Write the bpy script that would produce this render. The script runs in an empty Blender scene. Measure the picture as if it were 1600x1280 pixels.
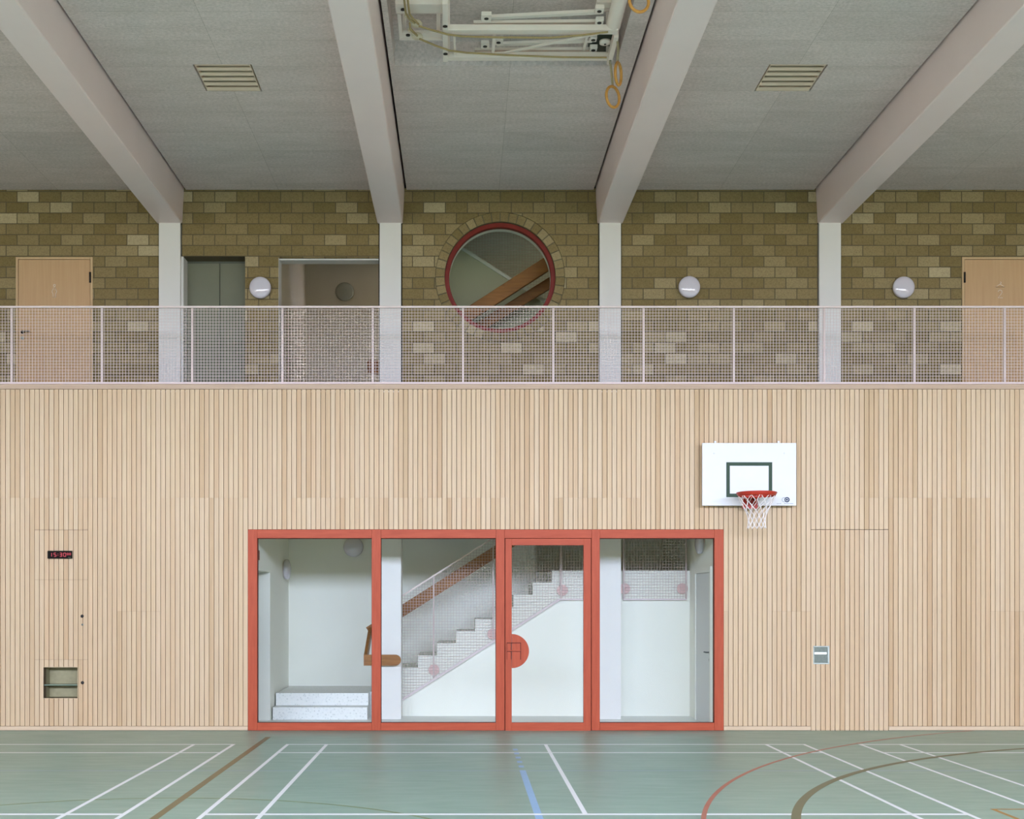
import bpy, math, random
from math import pi, sin, cos, radians as R
from mathutils import Vector, Matrix

random.seed(7)
SC = bpy.context.scene
COL = SC.collection

# ------------------------------------------------------------------ camera
# the front timber wall is y = 0, x = 0 is straight ahead of the camera, z = 0 is the hall floor
F = 1908.0          # focal length in pixels of the 1600 px wide photograph
D0 = 15.93          # camera to timber wall
CZ = 1.72           # camera height
cam = bpy.data.cameras.new('camera')
cam.sensor_width = 36.0
cam.lens = F / 1600 * 36
cam.shift_x = 78 / 1600
cam.shift_y = 296 / 1600
cam.clip_end = 200
cam_o = bpy.data.objects.new('camera', cam)
cam_o.location = (0, -D0, CZ)
cam_o.rotation_euler = (pi / 2, 0, 0)
COL.objects.link(cam_o)
SC.camera = cam_o

# ------------------------------------------------------------------ exposure, sky, daylight
SC.view_settings.view_transform = 'Standard'
SC.view_settings.look = 'None'
SC.view_settings.gamma = 1.0
SC.view_settings.use_curve_mapping = False
SC.view_settings.exposure = -0.47
SC.cycles.max_bounces = 10
SC.cycles.diffuse_bounces = 7
SC.cycles.transparent_max_bounces = 24

SKY_UP = (120.0, 128.0, 160.0)
SKY_HOR = (47.0, 52.0, 71.0)
GROUND = (8.8, 8.2, 6.4)
W = bpy.data.worlds.new('overcast sky')
SC.world = W
W.use_nodes = True
nt = W.node_tree
nt.nodes.clear()
wo = nt.nodes.new('ShaderNodeOutputWorld')
bg = nt.nodes.new('ShaderNodeBackground')
tc = nt.nodes.new('ShaderNodeTexCoord')
sx = nt.nodes.new('ShaderNodeSeparateXYZ')
mr = nt.nodes.new('ShaderNodeMapRange')
cr = nt.nodes.new('ShaderNodeValToRGB')
mr.inputs['From Min'].default_value = -0.5
mr.inputs['From Max'].default_value = 0.5
e = cr.color_ramp.elements
e[0].position = 0.485; e[0].color = (*GROUND, 1)
e[1].position = 0.605; e[1].color = (*SKY_HOR, 1)
x = e.new(0.74); x.color = (*SKY_HOR, 1)
x = e.new(0.95); x.color = (*SKY_UP, 1)
nt.links.new(tc.outputs['Generated'], sx.inputs[0])
nt.links.new(sx.outputs['Z'], mr.inputs['Value'])
nt.links.new(mr.outputs[0], cr.inputs[0])
nt.links.new(cr.outputs[0], bg.inputs['Color'])
bg.inputs['Strength'].default_value = 1.0
nt.links.new(bg.outputs[0], wo.inputs['Surface'])

REAR = -24.0        # the window wall behind the camera
WX0, WX1, WZ0, WZ1 = -13.2, 17.2, 5.2, 7.5


def area(name, loc, rot, sx_, sy_, power, color=(1, 1, 1), portal=False):
    l = bpy.data.lights.new(name, 'AREA')
    l.shape = 'RECTANGLE'; l.size = sx_; l.size_y = sy_
    l.energy = power; l.color = color
    if portal:
        l.cycles.is_portal = True
    o = bpy.data.objects.new(name, l)
    o.location = loc; o.rotation_euler = rot
    COL.objects.link(o)
    return o


# portal filling the rear window opening: it only guides the sky's light through it
area('window_portal', ((WX0 + WX1) / 2, REAR - 0.2, (WZ0 + WZ1) / 2), (pi / 2, 0, 0), WX1 - WX0, WZ1 - WZ0, 1, portal=True)
# added fill lamps for the dim stairwell and lift corridor, with no roof openings
area('stair_fill', (1.6, 19.0 - D0, 7.95), (0, 0, 0), 1.6, 1.0, 7, (1.0, 0.92, 0.55))
area('corridor_fill', (-1.75, 19.6 - D0, 7.4), (0, 0, 0), 0.9, 0.7, 3, (1.0, 0.88, 0.78))


# ------------------------------------------------------------------ measuring helpers
def px(x, d):
    return (x - 722) * d / F


def pz(y, d):
    return CZ + (936 - y) * d / F


def Y(d):
    return d - D0


def fd(y):
    """depth of a floor point seen at photo row y"""
    return F * CZ / (y - 936)


# ------------------------------------------------------------------ object helpers
def tag(o, label=None, cat=None, group=None, kind=None):
    if label: o['label'] = label
    if cat: o['category'] = cat
    if group: o['group'] = group
    if kind: o['kind'] = kind
    return o


def empty(name, loc=(0, 0, 0), rot=(0, 0, 0)):
    o = bpy.data.objects.new(name, None)
    o.empty_display_size = 0.1
    o.location = loc; o.rotation_euler = rot
    COL.objects.link(o)
    return o


class MB:
    """collects shapes, then links them as ONE mesh object"""

    def __init__(self):
        self.v = []; self.f = []; self.s = []

    def add(self, vs, fs, smooth=False):
        b = len(self.v)
        self.v += [tuple(p) for p in vs]
        for q in fs:
            self.f.append(tuple(i + b for i in q)); self.s.append(smooth)

    def box(self, x0, x1, y0, y1, z0, z1):
        if x0 > x1: x0, x1 = x1, x0
        if y0 > y1: y0, y1 = y1, y0
        if z0 > z1: z0, z1 = z1, z0
        vs = [(x0, y0, z0), (x1, y0, z0), (x1, y1, z0), (x0, y1, z0), (x0, y0, z1), (x1, y0, z1), (x1, y1, z1), (x0, y1, z1)]
        self.add(vs, [(0, 3, 2, 1), (4, 5, 6, 7), (0, 1, 5, 4), (1, 2, 6, 5), (2, 3, 7, 6), (3, 0, 4, 7)])

    def bar(self, a, b, w, h, up=(0, 0, 1)):
        """square bar from a to b, w wide across, h high along up"""
        a = Vector(a); b = Vector(b); t = (b - a).normalized(); up = Vector(up)
        s = t.cross(up)
        if s.length < 1e-5: s = t.cross(Vector((0, 1, 0)))
        s.normalize(); u = s.cross(t).normalized()
        vs = []
        for p in (a, b):
            for i, j in ((-1, -1), (1, -1), (1, 1), (-1, 1)):
                vs.append(p + s * (i * w / 2) + u * (j * h / 2))
        self.add(vs, [(0, 1, 2, 3), (7, 6, 5, 4), (0, 4, 5, 1), (1, 5, 6, 2), (2, 6, 7, 3), (3, 7, 4, 0)])

    def tube(self, pts, r, n=10, closed=False, caps=True):
        pts = [Vector(p) for p in pts]; m = len(pts)
        rr = r if isinstance(r, (list, tuple)) else [r] * m
        t0 = (pts[1] - pts[0]).normalized()
        ref = Vector((0, 0, 1)) if abs(t0.z) < 0.9 else Vector((1, 0, 0))
        nrm = (ref - t0 * ref.dot(t0)).normalized()
        vs = []
        for i in range(m):
            if closed: t = pts[(i + 1) % m] - pts[i - 1]
            else: t = pts[min(i + 1, m - 1)] - pts[max(i - 1, 0)]
            t.normalize()
            nrm = (nrm - t * nrm.dot(t)).normalized()
            bn = t.cross(nrm)
            for k in range(n):
                a = 2 * pi * k / n
                vs.append(pts[i] + nrm * (rr[i] * cos(a)) + bn * (rr[i] * sin(a)))
        fs = []
        for i in range(m if closed else m - 1):
            j = (i + 1) % m
            for k in range(n):
                l = (k + 1) % n
                fs.append((i * n + k, i * n + l, j * n + l, j * n + k))
        self.add(vs, fs, True)
        if caps and not closed:
            self.add(vs[:n], [tuple(reversed(range(n)))])
            self.add(vs[-n:], [tuple(range(n))])

    def lathe(self, prof, c, axis='y', n=32, smooth=True):
        """prof: (radius, offset along axis) pairs, revolved about c"""
        c = Vector(c); vs = []; fs = []
        for (r, h) in prof:
            for k in range(n):
                a = 2 * pi * k / n
                if axis == 'y': vs.append(c + Vector((r * cos(a), h, r * sin(a))))
                elif axis == 'z': vs.append(c + Vector((r * cos(a), r * sin(a), h)))
                else: vs.append(c + Vector((h, r * cos(a), r * sin(a))))
        for i in range(len(prof) - 1):
            for k in range(n):
                l = (k + 1) % n
                fs.append((i * n + k, i * n + l, (i + 1) * n + l, (i + 1) * n + k))
        self.add(vs, fs, smooth)
        closed = prof[0] == prof[-1]
        if prof[0][0] > 1e-6 and not closed: self.add(vs[:n], [tuple(range(n))])
        if prof[-1][0] > 1e-6 and not closed: self.add(vs[-n:], [tuple(range(n))])

    def prism(self, poly, y0, y1, plane='xz'):
        n = len(poly); vs = []
        for h in (y0, y1):
            for (a, b) in poly:
                vs.append((a, h, b) if plane == 'xz' else ((h, a, b) if plane == 'yz' else (a, b, h)))
        fs = [tuple(range(n)), tuple(reversed(range(n, 2 * n)))]
        for i in range(n):
            j = (i + 1) % n
            fs.append((i, i + n, j + n, j))
        self.add(vs, fs)

    def holed(self, x0, x1, z0, z1, cx, cz, r, y0, y1, n=96):
        """wall plate in the xz plane with a round hole"""
        inn = []; out = []
        for k in range(n):
            a = 2 * pi * k / n; c, s = cos(a), sin(a)
            inn.append((cx + r * c, cz + r * s))
            t = min(((x1 - cx) / c if c > 1e-9 else ((x0 - cx) / c if c < -1e-9 else 1e9)),
                    ((z1 - cz) / s if s > 1e-9 else ((z0 - cz) / s if s < -1e-9 else 1e9)))
            out.append((cx + t * c, cz + t * s))
        # corners
        vs = []
        for h in (y0, y1):
            vs += [(a, h, b) for a, b in inn]; vs += [(a, h, b) for a, b in out]
        corners = [(x1, z1), (x0, z1), (x0, z0), (x1, z0)]
        fs = []
        for k in range(n):
            j = (k + 1) % n
            fs.append((k, n + k, n + j, j))
            fs.append((2 * n + k, 2 * n + j, 3 * n + j, 3 * n + k))
            fs.append((k, j, 2 * n + j, 2 * n + k))
        self.add(vs, fs)
        for (ax, az) in corners:
            ang = math.atan2(az - cz, ax - cx) % (2 * pi)
            k = int(ang / (2 * pi / n)) % n; j = (k + 1) % n
            for h in (y0, y1):
                self.add([(out[k][0], h, out[k][1]), (ax, h, az), (out[j][0], h, out[j][1])], [(0, 1, 2)])

    def build(self, name, mat, parent=None, bevel=0, **kw):
        me = bpy.data.meshes.new(name)
        me.from_pydata(self.v, [], self.f)
        me.validate()
        import bmesh
        bm = bmesh.new(); bm.from_mesh(me)
        bmesh.ops.recalc_face_normals(bm, faces=bm.faces)
        bm.to_mesh(me); bm.free()
        if len(self.s) == len(me.polygons):
            me.polygons.foreach_set('use_smooth', self.s)
        me.materials.append(mat)
        o = bpy.data.objects.new(name, me)
        COL.objects.link(o)
        if parent: o.parent = parent
        if bevel:
            m = o.modifiers.new('edge', 'BEVEL'); m.width = bevel; m.segments = 2; m.limit_method = 'ANGLE'
            m.harden_normals = False
        return tag(o, **kw)


def copy_tree(o, parent=None):
    c = o.copy(); COL.objects.link(c)
    if parent: c.parent = parent
    for ch in [k for k in COL.objects if k.parent == o]:
        copy_tree(ch, c)
    return c


# ------------------------------------------------------------------ materials
def s2l(c):
    return tuple((v / 12.92 if v <= 0.04045 else ((v + 0.055) / 1.055) ** 2.4) for v in [q / 255 for q in c])


class Mat:
    def __init__(self, name, rough=0.6, spec=0.5, metal=0.0):
        self.m = bpy.data.materials.new(name)
        self.m.use_nodes = True
        self.t = self.m.node_tree
        self.b = self.t.nodes['Principled BSDF']
        self.b.inputs['Roughness'].default_value = rough
        self.b.inputs['Specular IOR Level'].default_value = spec
        self.b.inputs['Metallic'].default_value = metal

    def n(self, kind, **kw):
        q = self.t.nodes.new(kind)
        for k, v in kw.items():
            if k in q.inputs: q.inputs[k].default_value = v
            else: setattr(q, k, v)
        return q

    def l(self, a, b):
        self.t.links.new(a, b)

    def pos(self):
        return self.n('ShaderNodeNewGeometry').outputs['Position']

    def noise(self, scale=(1, 1, 1), detail=4, rough=0.6, vec=None):
        mp = self.n('ShaderNodeMapping')
        mp.inputs['Scale'].default_value = scale
        self.l(vec or self.pos(), mp.inputs['Vector'])
        nz = self.n('ShaderNodeTexNoise')
        nz.inputs['Scale'].default_value = 1.0
        nz.inputs['Detail'].default_value = detail
        nz.inputs['Roughness'].default_value = rough
        self.l(mp.outputs[0], nz.inputs['Vector'])
        return nz.outputs[0]

    def ramp(self, fac, stops):
        r = self.n('ShaderNodeValToRGB')
        e = r.color_ramp.elements
        while len(e) < len(stops): e.new(0.5)
        for q, (p, c) in zip(e, stops):
            q.position = p; q.color = (*c, 1)
        self.l(fac, r.inputs[0])
        return r.outputs[0]

    def mix(self, a, b, fac, mode='MIX'):
        q = self.n('ShaderNodeMix', data_type='RGBA', blend_type=mode)
        for i, v in ((0, fac), (6, a), (7, b)):
            if isinstance(v, (int, float)): q.inputs[i].default_value = v
            elif isinstance(v, tuple): q.inputs[i].default_value = (*v, 1)
            else: self.l(v, q.inputs[i])
        return q.outputs[2]

    def base(self, c):
        if isinstance(c, tuple): self.b.inputs['Base Color'].default_value = (*c, 1)
        else: self.l(c, self.b.inputs['Base Color'])
        return self

    def bump(self, h, strength=0.3, dist=0.01):
        q = self.n('ShaderNodeBump', Strength=strength, Distance=dist)
        self.l(h, q.inputs['Height'])
        self.l(q.outputs[0], self.b.inputs['Normal'])
        return self


def plain(name, c, rough=0.6, var=0.06, scale=6.0, spec=0.25, metal=0.0, bump=0.0):
    """painted or moulded surface with a faint unevenness"""
    m = Mat(name, rough, spec, metal)
    nz = m.noise((scale,) * 3, 5)
    lo = tuple(v * (1 - var) for v in c); hi = tuple(min(1, v * (1 + var)) for v in c)
    m.base(m.ramp(nz, [(0.3, lo), (0.7, hi)]))
    if bump: m.bump(m.noise((scale * 20,) * 3, 3), bump, 0.003)
    return m.m


def wood(name, dark, light, rough=0.5, grain=(60, 60, 2.2), island=0.0, tint=None, spec=0.2):
    m = Mat(name, rough, spec)
    g = m.n('ShaderNodeNewGeometry')
    vec = g.outputs['Position']
    rnd = g.outputs['Random Per Island']
    if island:
        off = m.n('ShaderNodeVectorMath', operation='MULTIPLY_ADD')
        cmb = m.n('ShaderNodeCombineXYZ')
        m.l(rnd, cmb.inputs[0]); m.l(rnd, cmb.inputs[2])
        off.inputs[1].default_value = (37, 0, 91)
        m.l(cmb.outputs[0], off.inputs[0]); m.l(vec, off.inputs[2])
        vec = off.outputs[0]
    nz = m.noise(grain, 5, 0.65, vec)
    c = m.ramp(nz, [(0.25, dark), (0.75, light)])
    if island:
        t = m.ramp(rnd, tint)
        c = m.mix(c, t, island, 'MULTIPLY')
    m.base(c)
    m.bump(nz, 0.06, 0.002)
    return m.m


M = {}
# pale vertical boards: each board its own tone
M['board'] = wood('pale timber boards', (0.480, 0.345, 0.207), (0.600, 0.455, 0.298), 0.55, (55, 30, 1.2), 1.0,
                  [(0.0, (0.86, 0.80, 0.70)), (0.12, (0.95, 0.90, 0.84)), (0.45, (1, 1, 1)), (0.8, (1, 0.98, 0.93)), (0.93, (0.98, 0.92, 0.86)), (1.0, (0.84, 0.76, 0.66))])
M['cap'] = wood('pale timber cap', (0.40, 0.28, 0.185), (0.48, 0.35, 0.24), 0.5, (1.5, 40, 60))
M['skirting'] = wood('pale timber skirting', (0.50, 0.37, 0.235), (0.60, 0.46, 0.31), 0.5, (1.5, 40, 60))
M['board_gap'] = plain('dark felt behind boards', (0.20, 0.135, 0.08), 0.9)
M['red'] = wood('red stained timber', (0.325, 0.050, 0.017), (0.42, 0.080, 0.032), 0.5, (30, 30, 3))
M['red_h'] = wood('red stained rails', (0.325, 0.050, 0.017), (0.42, 0.080, 0.032), 0.5, (3, 30, 30))
M['red_dark'] = plain('red joint shadow gap', (0.10, 0.02, 0.012), 0.8)
M['red_round'] = plain('dark red painted ring', (0.19, 0.02, 0.013), 0.5, 0.1)
M['white'] = plain('white painted concrete', (0.71, 0.69, 0.66), 0.6, 0.015, 2)
M['lobby_white'] = plain('white plaster', (0.79, 0.79, 0.71), 0.7, 0.012, 2)
M['beam'] = plain('pale cast concrete', (0.83, 0.70, 0.69), 0.4, 0.02, 1.5)
M['dark'] = plain('dark shadow gap', (0.02, 0.02, 0.016), 0.9)
M['oak'] = wood('warm brown handrail timber', (0.19, 0.072, 0.018), (0.36, 0.155, 0.042), 0.4, (3, 40, 40))
M['door'] = wood('pale beech door leaf', (0.50, 0.315, 0.165), (0.57, 0.375, 0.205), 0.5, (40, 40, 1.2))
M['door_frame'] = wood('beech door frame', (0.54, 0.37, 0.20), (0.61, 0.43, 0.25), 0.5, (40, 40, 1.2))
M['rail'] = plain('pinkish white powder coat', (0.66, 0.545, 0.50), 0.5, 0.02)
M['stair_rail'] = plain('dusty pink wire', (0.50, 0.40, 0.38), 0.5, 0.02)
M['disc'] = plain('dusty pink plate', (0.66, 0.45, 0.42), 0.5, 0.03)
M['steel'] = plain('brushed steel', (0.27, 0.29, 0.25), 0.4, 0.06, 30, 0.5, 1.0)
M['dark_steel'] = plain('dark steel', (0.10, 0.11, 0.10), 0.45)
M['black'] = plain('black metal', (0.018, 0.016, 0.014), 0.45)
M['lift'] = plain('grey green lift doors', (0.175, 0.18, 0.125), 0.55, 0.02)
M['lift_frame'] = plain('dark lift frame', (0.10, 0.11, 0.085), 0.5)
M['backboard'] = plain('white backboard laminate', (0.63, 0.625, 0.60), 0.4, 0.01)
M['target'] = plain('dark green target line', (0.035, 0.062, 0.035), 0.6)
M['rim'] = plain('red hoop steel', (0.40, 0.035, 0.018), 0.35, 0.05)
M['net'] = plain('white net cord', (0.80, 0.74, 0.68), 0.8)
M['navy'] = plain('navy print', (0.035, 0.05, 0.09), 0.5)
M['grey_print'] = plain('grey print', (0.32, 0.33, 0.36), 0.5)
M['hoist'] = plain('white lacquered steel', (0.80, 0.71, 0.64), 0.4, 0.02)
M['rope'] = plain('tan rope', (0.36, 0.27, 0.13), 0.8, 0.1, 80)
M['ring'] = wood('golden ring wood', (0.42, 0.20, 0.045), (0.58, 0.30, 0.08), 0.4, (30, 30, 30))
M['strap'] = plain('tan webbing', (0.34, 0.29, 0.18), 0.8)
M['slat'] = plain('cream grille lacquer', (0.74, 0.60, 0.47), 0.5, 0.03)
M['lobby_floor'] = plain('pale terrazzo', (0.76, 0.77, 0.74), 0.35, 0.05, 60)
M['sign'] = plain('brownish red sign', (0.30, 0.10, 0.06), 0.5)
M['white_mark'] = plain('white engraved mark', (0.80, 0.72, 0.64), 0.5)
M['lobby_door'] = plain('light grey door lacquer', (0.66, 0.67, 0.65), 0.5, 0.01)
M['plate'] = plain('dark pit', (0.03, 0.025, 0.02), 0.7)
M['side'] = plain('pale timber side wall', (0.74, 0.60, 0.44), 0.6)
M['gallery_floor'] = plain('grey gallery floor', (0.35, 0.34, 0.31), 0.5)


def terrazzo_step():
    m = Mat('pale speckled step', 0.5)
    v = m.n('ShaderNodeTexVoronoi'); v.inputs['Scale'].default_value = 28
    m.l(m.pos(), v.inputs['Vector'])
    m.base(m.ramp(v.outputs['Distance'], [(0.10, (0.42, 0.43, 0.41)), (0.22, (0.68, 0.69, 0.66)), (0.6, (0.74, 0.74, 0.71))]))
    return m.m


M['step'] = terrazzo_step()


def brick_stops():
    return [(0.0, (0.20, 0.150, 0.062)), (0.40, (0.235, 0.177, 0.080)), (0.72, (0.27, 0.208, 0.100)), (0.90, (0.33, 0.262, 0.140)), (1.0, (0.44, 0.365, 0.225))]


def brick_mat():
    m = Mat('olive split faced block', 0.9, 0.2)
    p = m.pos()
    sp = m.n('ShaderNodeSeparateXYZ'); m.l(p, sp.inputs[0])
    cb = m.n('ShaderNodeCombineXYZ'); m.l(sp.outputs['X'], cb.inputs[0]); m.l(sp.outputs['Z'], cb.inputs[1])
    mp = m.n('ShaderNodeMapping'); mp.inputs['Location'].default_value = (-(2.5947 + 0.1574) + 31.48, -6.633 + 0.1547 * 100, 0)
    m.l(cb.outputs[0], mp.inputs['Vector'])
    b = m.n('ShaderNodeTexBrick', offset=0.5, offset_frequency=2, squash=1.0)
    b.inputs['Color1'].default_value = (0, 0, 0, 1); b.inputs['Color2'].default_value = (1, 1, 1, 1)
    b.inputs['Mortar'].default_value = (0, 0, 0, 1)
    b.inputs['Scale'].default_value = 1.0
    b.inputs['Mortar Size'].default_value = 0.007
    b.inputs['Mortar Smooth'].default_value = 0.3
    b.inputs['Bias'].default_value = 0.0
    b.inputs['Brick Width'].default_value = 0.3148
    b.inputs['Row Height'].default_value = 0.1547
    m.l(mp.outputs[0], b.inputs['Vector'])
    spk = m.noise((55, 55, 55), 4, 0.7)
    col = m.ramp(b.outputs['Color'], brick_stops())
    sc = m.ramp(spk, [(0.25, (0.62, 0.60, 0.55)), (0.5, (1, 1, 1)), (0.8, (1.3, 1.28, 1.2))])
    col = m.mix(col, sc, 0.8, 'MULTIPLY')
    mort = m.mix(col, (0.12, 0.098, 0.058), b.outputs['Fac'])
    m.base(mort)
    inv = m.n('ShaderNodeMath', operation='MULTIPLY_ADD'); inv.inputs[1].default_value = -1.0
    m.l(b.outputs['Fac'], inv.inputs[0]); m.l(spk, inv.inputs[2])
    m.bump(inv.outputs[0], 0.6, 0.008)
    return m.m


M['brick'] = brick_mat()


def voussoir_mat():
    m = Mat('olive arch stones', 0.9, 0.2)
    g = m.n('ShaderNodeNewGeometry')
    spk = m.noise((55, 55, 55), 4, 0.7)
    sc = m.ramp(spk, [(0.25, (0.62, 0.60, 0.55)), (0.5, (1, 1, 1)), (0.8, (1.3, 1.28, 1.2))])
    col = m.ramp(g.outputs['Random Per Island'], brick_stops()[:4])
    m.base(m.mix(col, sc, 0.8, 'MULTIPLY'))
    m.bump(spk, 0.6, 0.008)
    return m.m


M['voussoir'] = voussoir_mat()
M['mortar'] = plain('grey mortar', (0.14, 0.12, 0.072), 0.9, 0.1, 40)


def ceiling_mat():
    m = Mat('grey wood wool board', 0.95, 0.1)
    sp = m.n('ShaderNodeSeparateXYZ'); m.l(m.pos(), sp.inputs[0])
    cb = m.n('ShaderNodeCombineXYZ'); m.l(sp.outputs['X'], cb.inputs[0]); m.l(sp.outputs['Y'], cb.inputs[1])
    mp = m.n('ShaderNodeMapping'); mp.inputs['Location'].default_value = (2.63 + 1.579 * 30, -Y(12.80) + 0.63 * 60, 0)
    m.l(cb.outputs[0], mp.inputs['Vector'])
    b = m.n('ShaderNodeTexBrick', offset=0.0, offset_frequency=2, squash=1.0)
    b.inputs['Color1'].default_value = (0.93, 0.93, 0.93, 1); b.inputs['Color2'].default_value = (1, 1, 1, 1)
    b.inputs['Mortar'].default_value = (0.66, 0.66, 0.63, 1)
    b.inputs['Scale'].default_value = 1.0
    b.inputs['Mortar Size'].default_value = 0.0024
    b.inputs['Mortar Smooth'].default_value = 0.0
    b.inputs['Bias'].default_value = 0.0
    b.inputs['Brick Width'].default_value = 1.579
    b.inputs['Row Height'].default_value = 0.63
    m.l(mp.outputs[0], b.inputs['Vector'])
    f1 = m.noise((26, 40, 26), 5, 0.8)
    f2 = m.noise((1.4, 5, 1), 5, 0.7)
    c = m.ramp(f1, [(0.3, (0.56, 0.49, 0.47)), (0.7, (0.88, 0.77, 0.745))])
    c = m.mix(c, m.ramp(f2, [(0.3, (0.86, 0.86, 0.84)), (0.7, (1, 1, 1))]), 1.0, 'MULTIPLY')
    c = m.mix(c, b.outputs['Color'], 1.0, 'MULTIPLY')
    m.base(c)
    m.bump(f1, 0.12, 0.004)
    return m.m


M['ceiling'] = ceiling_mat()


def floor_mat():
    m = Mat('grey green sports floor', 0.38, 0.45)
    a = m.noise((1.2, 1.2, 1), 4)
    c = m.ramp(a, [(0.3, (0.230, 0.355, 0.285)), (0.7, (0.260, 0.390, 0.315))])
    sc = m.noise((0.9, 14, 1), 3)
    c = m.mix(c, m.ramp(sc, [(0.35, (0.96, 0.96, 0.96)), (0.6, (1, 1, 1))]), 0.7, 'MULTIPLY')
    m.base(c)
    r = m.ramp(m.noise((2, 9, 1), 4), [(0.3, (0.33,) * 3), (0.7, (0.45,) * 3)])
    m.l(r, m.b.inputs['Roughness'])
    return m.m


M['floor'] = floor_mat()
LINE = dict(white=plain('white floor paint', (0.80, 0.83, 0.84), 0.4, 0.02), blue=plain('blue floor paint', (0.27, 0.45, 0.66), 0.4, 0.04),
            pale_blue=plain('worn blue floor paint', (0.28, 0.38, 0.42), 0.4, 0.04),
            gold=plain('brown floor paint', (0.19, 0.155, 0.07), 0.4, 0.05), red=plain('red floor paint', (0.42, 0.15, 0.10), 0.4, 0.05),
            olive=plain('olive floor paint', (0.145, 0.145, 0.075), 0.4, 0.05), green=plain('green floor paint', (0.17, 0.24, 0.10), 0.4, 0.05),
            ochre=plain('ochre floor paint', (0.36, 0.20, 0.05), 0.4, 0.05))


def glass_mat(name, refl, tint=(0.97, 0.985, 0.975)):
    m = bpy.data.materials.new(name); m.use_nodes = True
    t = m.node_tree; t.nodes.clear()
    o = t.nodes.new('ShaderNodeOutputMaterial'); mx = t.nodes.new('ShaderNodeMixShader')
    tr = t.nodes.new('ShaderNodeBsdfTransparent'); gl = t.nodes.new('ShaderNodeBsdfGlossy')
    lw = t.nodes.new('ShaderNodeLayerWeight'); lw.inputs[0].default_value = 0.15
    mu = t.nodes.new('ShaderNodeMath'); mu.operation = 'MULTIPLY_ADD'
    mu.inputs[1].default_value = 0.08; mu.inputs[2].default_value = refl
    tr.inputs[0].default_value = (*tint, 1); gl.inputs['Roughness'].default_value = 0.0
    t.links.new(lw.outputs['Facing'], mu.inputs[0]); t.links.new(mu.outputs[0], mx.inputs[0])
    t.links.new(tr.outputs[0], mx.inputs[1]); t.links.new(gl.outputs[0], mx.inputs[2])
    t.links.new(mx.outputs[0], o.inputs['Surface'])
    return m


M['glass'] = glass_mat('clear glazing', 0.004)


def opal_mat():
    m = Mat('opal lamp glass', 0.12, 0.5)
    m.base((0.62, 0.59, 0.65))
    m.b.inputs['Coat Weight'].default_value = 0.6
    m.b.inputs['Coat Roughness'].default_value = 0.05
    return m.m


M['opal'] = opal_mat()
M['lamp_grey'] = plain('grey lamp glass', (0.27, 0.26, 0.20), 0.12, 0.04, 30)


def emit_mat(name, c, s):
    m = bpy.data.materials.new(name); m.use_nodes = True
    b = m.node_tree.nodes['Principled BSDF']
    b.inputs['Base Color'].default_value = (0.05, 0.01, 0.01, 1)
    b.inputs['Emission Color'].default_value = (*c, 1); b.inputs['Emission Strength'].default_value = s
    return m


M['led'] = emit_mat('red light segments', (1.0, 0.05, 0.09), 0.8)
M['led_green'] = emit_mat('green indicator', (0.1, 0.5, 0.15), 0.25)

# ------------------------------------------------------------------ hall shell
XL, XR = -13.7, 17.7
CEIL = 7.577
mb = MB(); mb.box(XL, XR, REAR, 0.05, -0.2, 0.0)
floor = mb.build('floor', M['floor'], kind='structure', label='grey green sports hall floor with painted court lines', cat='floor')


def line_flat(name_label, mat, x0, x1, d0, d1, h=0.002):
    q = MB(); h *= 0.4; q.add([(x0, Y(d0), h), (x1, Y(d0), h), (x1, Y(d1), h), (x0, Y(d1), h)], [(0, 1, 2, 3)])
    return q.build('court_line', LINE[mat], floor, label=name_label)


def arc_line(name_label, mat, cx, cd, r, w, a0, a1, h=0.0025, n=96):
    q = MB(); vs = []; fs = []
    for i in range(n + 1):
        a = a0 + (a1 - a0) * i / n
        for rr in (r - w / 2, r + w / 2):
            vs.append((cx + rr * cos(a), Y(cd + rr * sin(a)), h * 0.4))
    for i in range(n):
        fs.append((2 * i, 2 * i + 1, 2 * i + 3, 2 * i + 2))
    q.add(vs, fs)
    return q.build('court_line', LINE[mat], floor, label=name_label)


DB = 14.457; LW = 0.04
DN = 1.2
# badminton: left court, middle court, right court
for (x, lb) in ((-3.165, 'white singles side line of the left court'), (-2.700, 'white doubles side line of the left court'),
                (-2.061, 'white outer side line of the middle court'), (-1.600, 'white singles side line left in the middle court'),
                (3.588, 'white singles side line right in the middle court'), (4.039, 'white outer right side line of the middle court'),
                (4.705, 'white outer side line of the right court'), (5.170, 'white singles side line of the right court')):
    line_flat(lb, 'white', x - LW / 2, x + LW / 2, DN, DB)
line_flat('white centre line of the middle court', 'white', 0.985 - LW / 2, 0.985 + LW / 2, fd(1272), DB)
for (x0, x1, w) in ((-8.8, -2.68, 'left'), (-2.081, 4.059, 'middle'), (4.685, 10.8, 'right')):
    line_flat('white back line of the %s court' % w, 'white', x0, x1, DB - 0.06, DB, 0.0022)
    line_flat('white long service line of the %s court' % w, 'white', x0, x1, 13.68 - 0.06, 13.68, 0.0022)
    line_flat('white short service line of the %s court' % w, 'white', x0, x1, fd(1274.0), fd(1271.6), 0.0022)
line_flat('thin pale blue line right across the hall', 'pale_blue', XL + 0.3, XR - 0.3, 12.20, 12.245, 0.0015)
line_flat('bright blue straight line running to the wall', 'blue', 0.575, 0.637, DN, 12.25, 0.0018)
for k in range(5):
    a = 12.25 + 0.2 + k * 0.35
    line_flat('short bright blue dash beyond the blue line', 'blue', 0.58, 0.634, a, a + 0.15, 0.0026)
line_flat('brown straight line between two courts', 'gold', -2.445, -2.375, DN, 15.2, 0.0016)
arc_line('red curved line swinging to the right', 'red', 11.229, 7.55, 9.553, 0.04, R(215), R(90))
arc_line('broad olive curved line swinging to the right', 'olive', 9.1785, 7.802, 6.795, 0.075, R(215), R(90), 0.0028)
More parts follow.
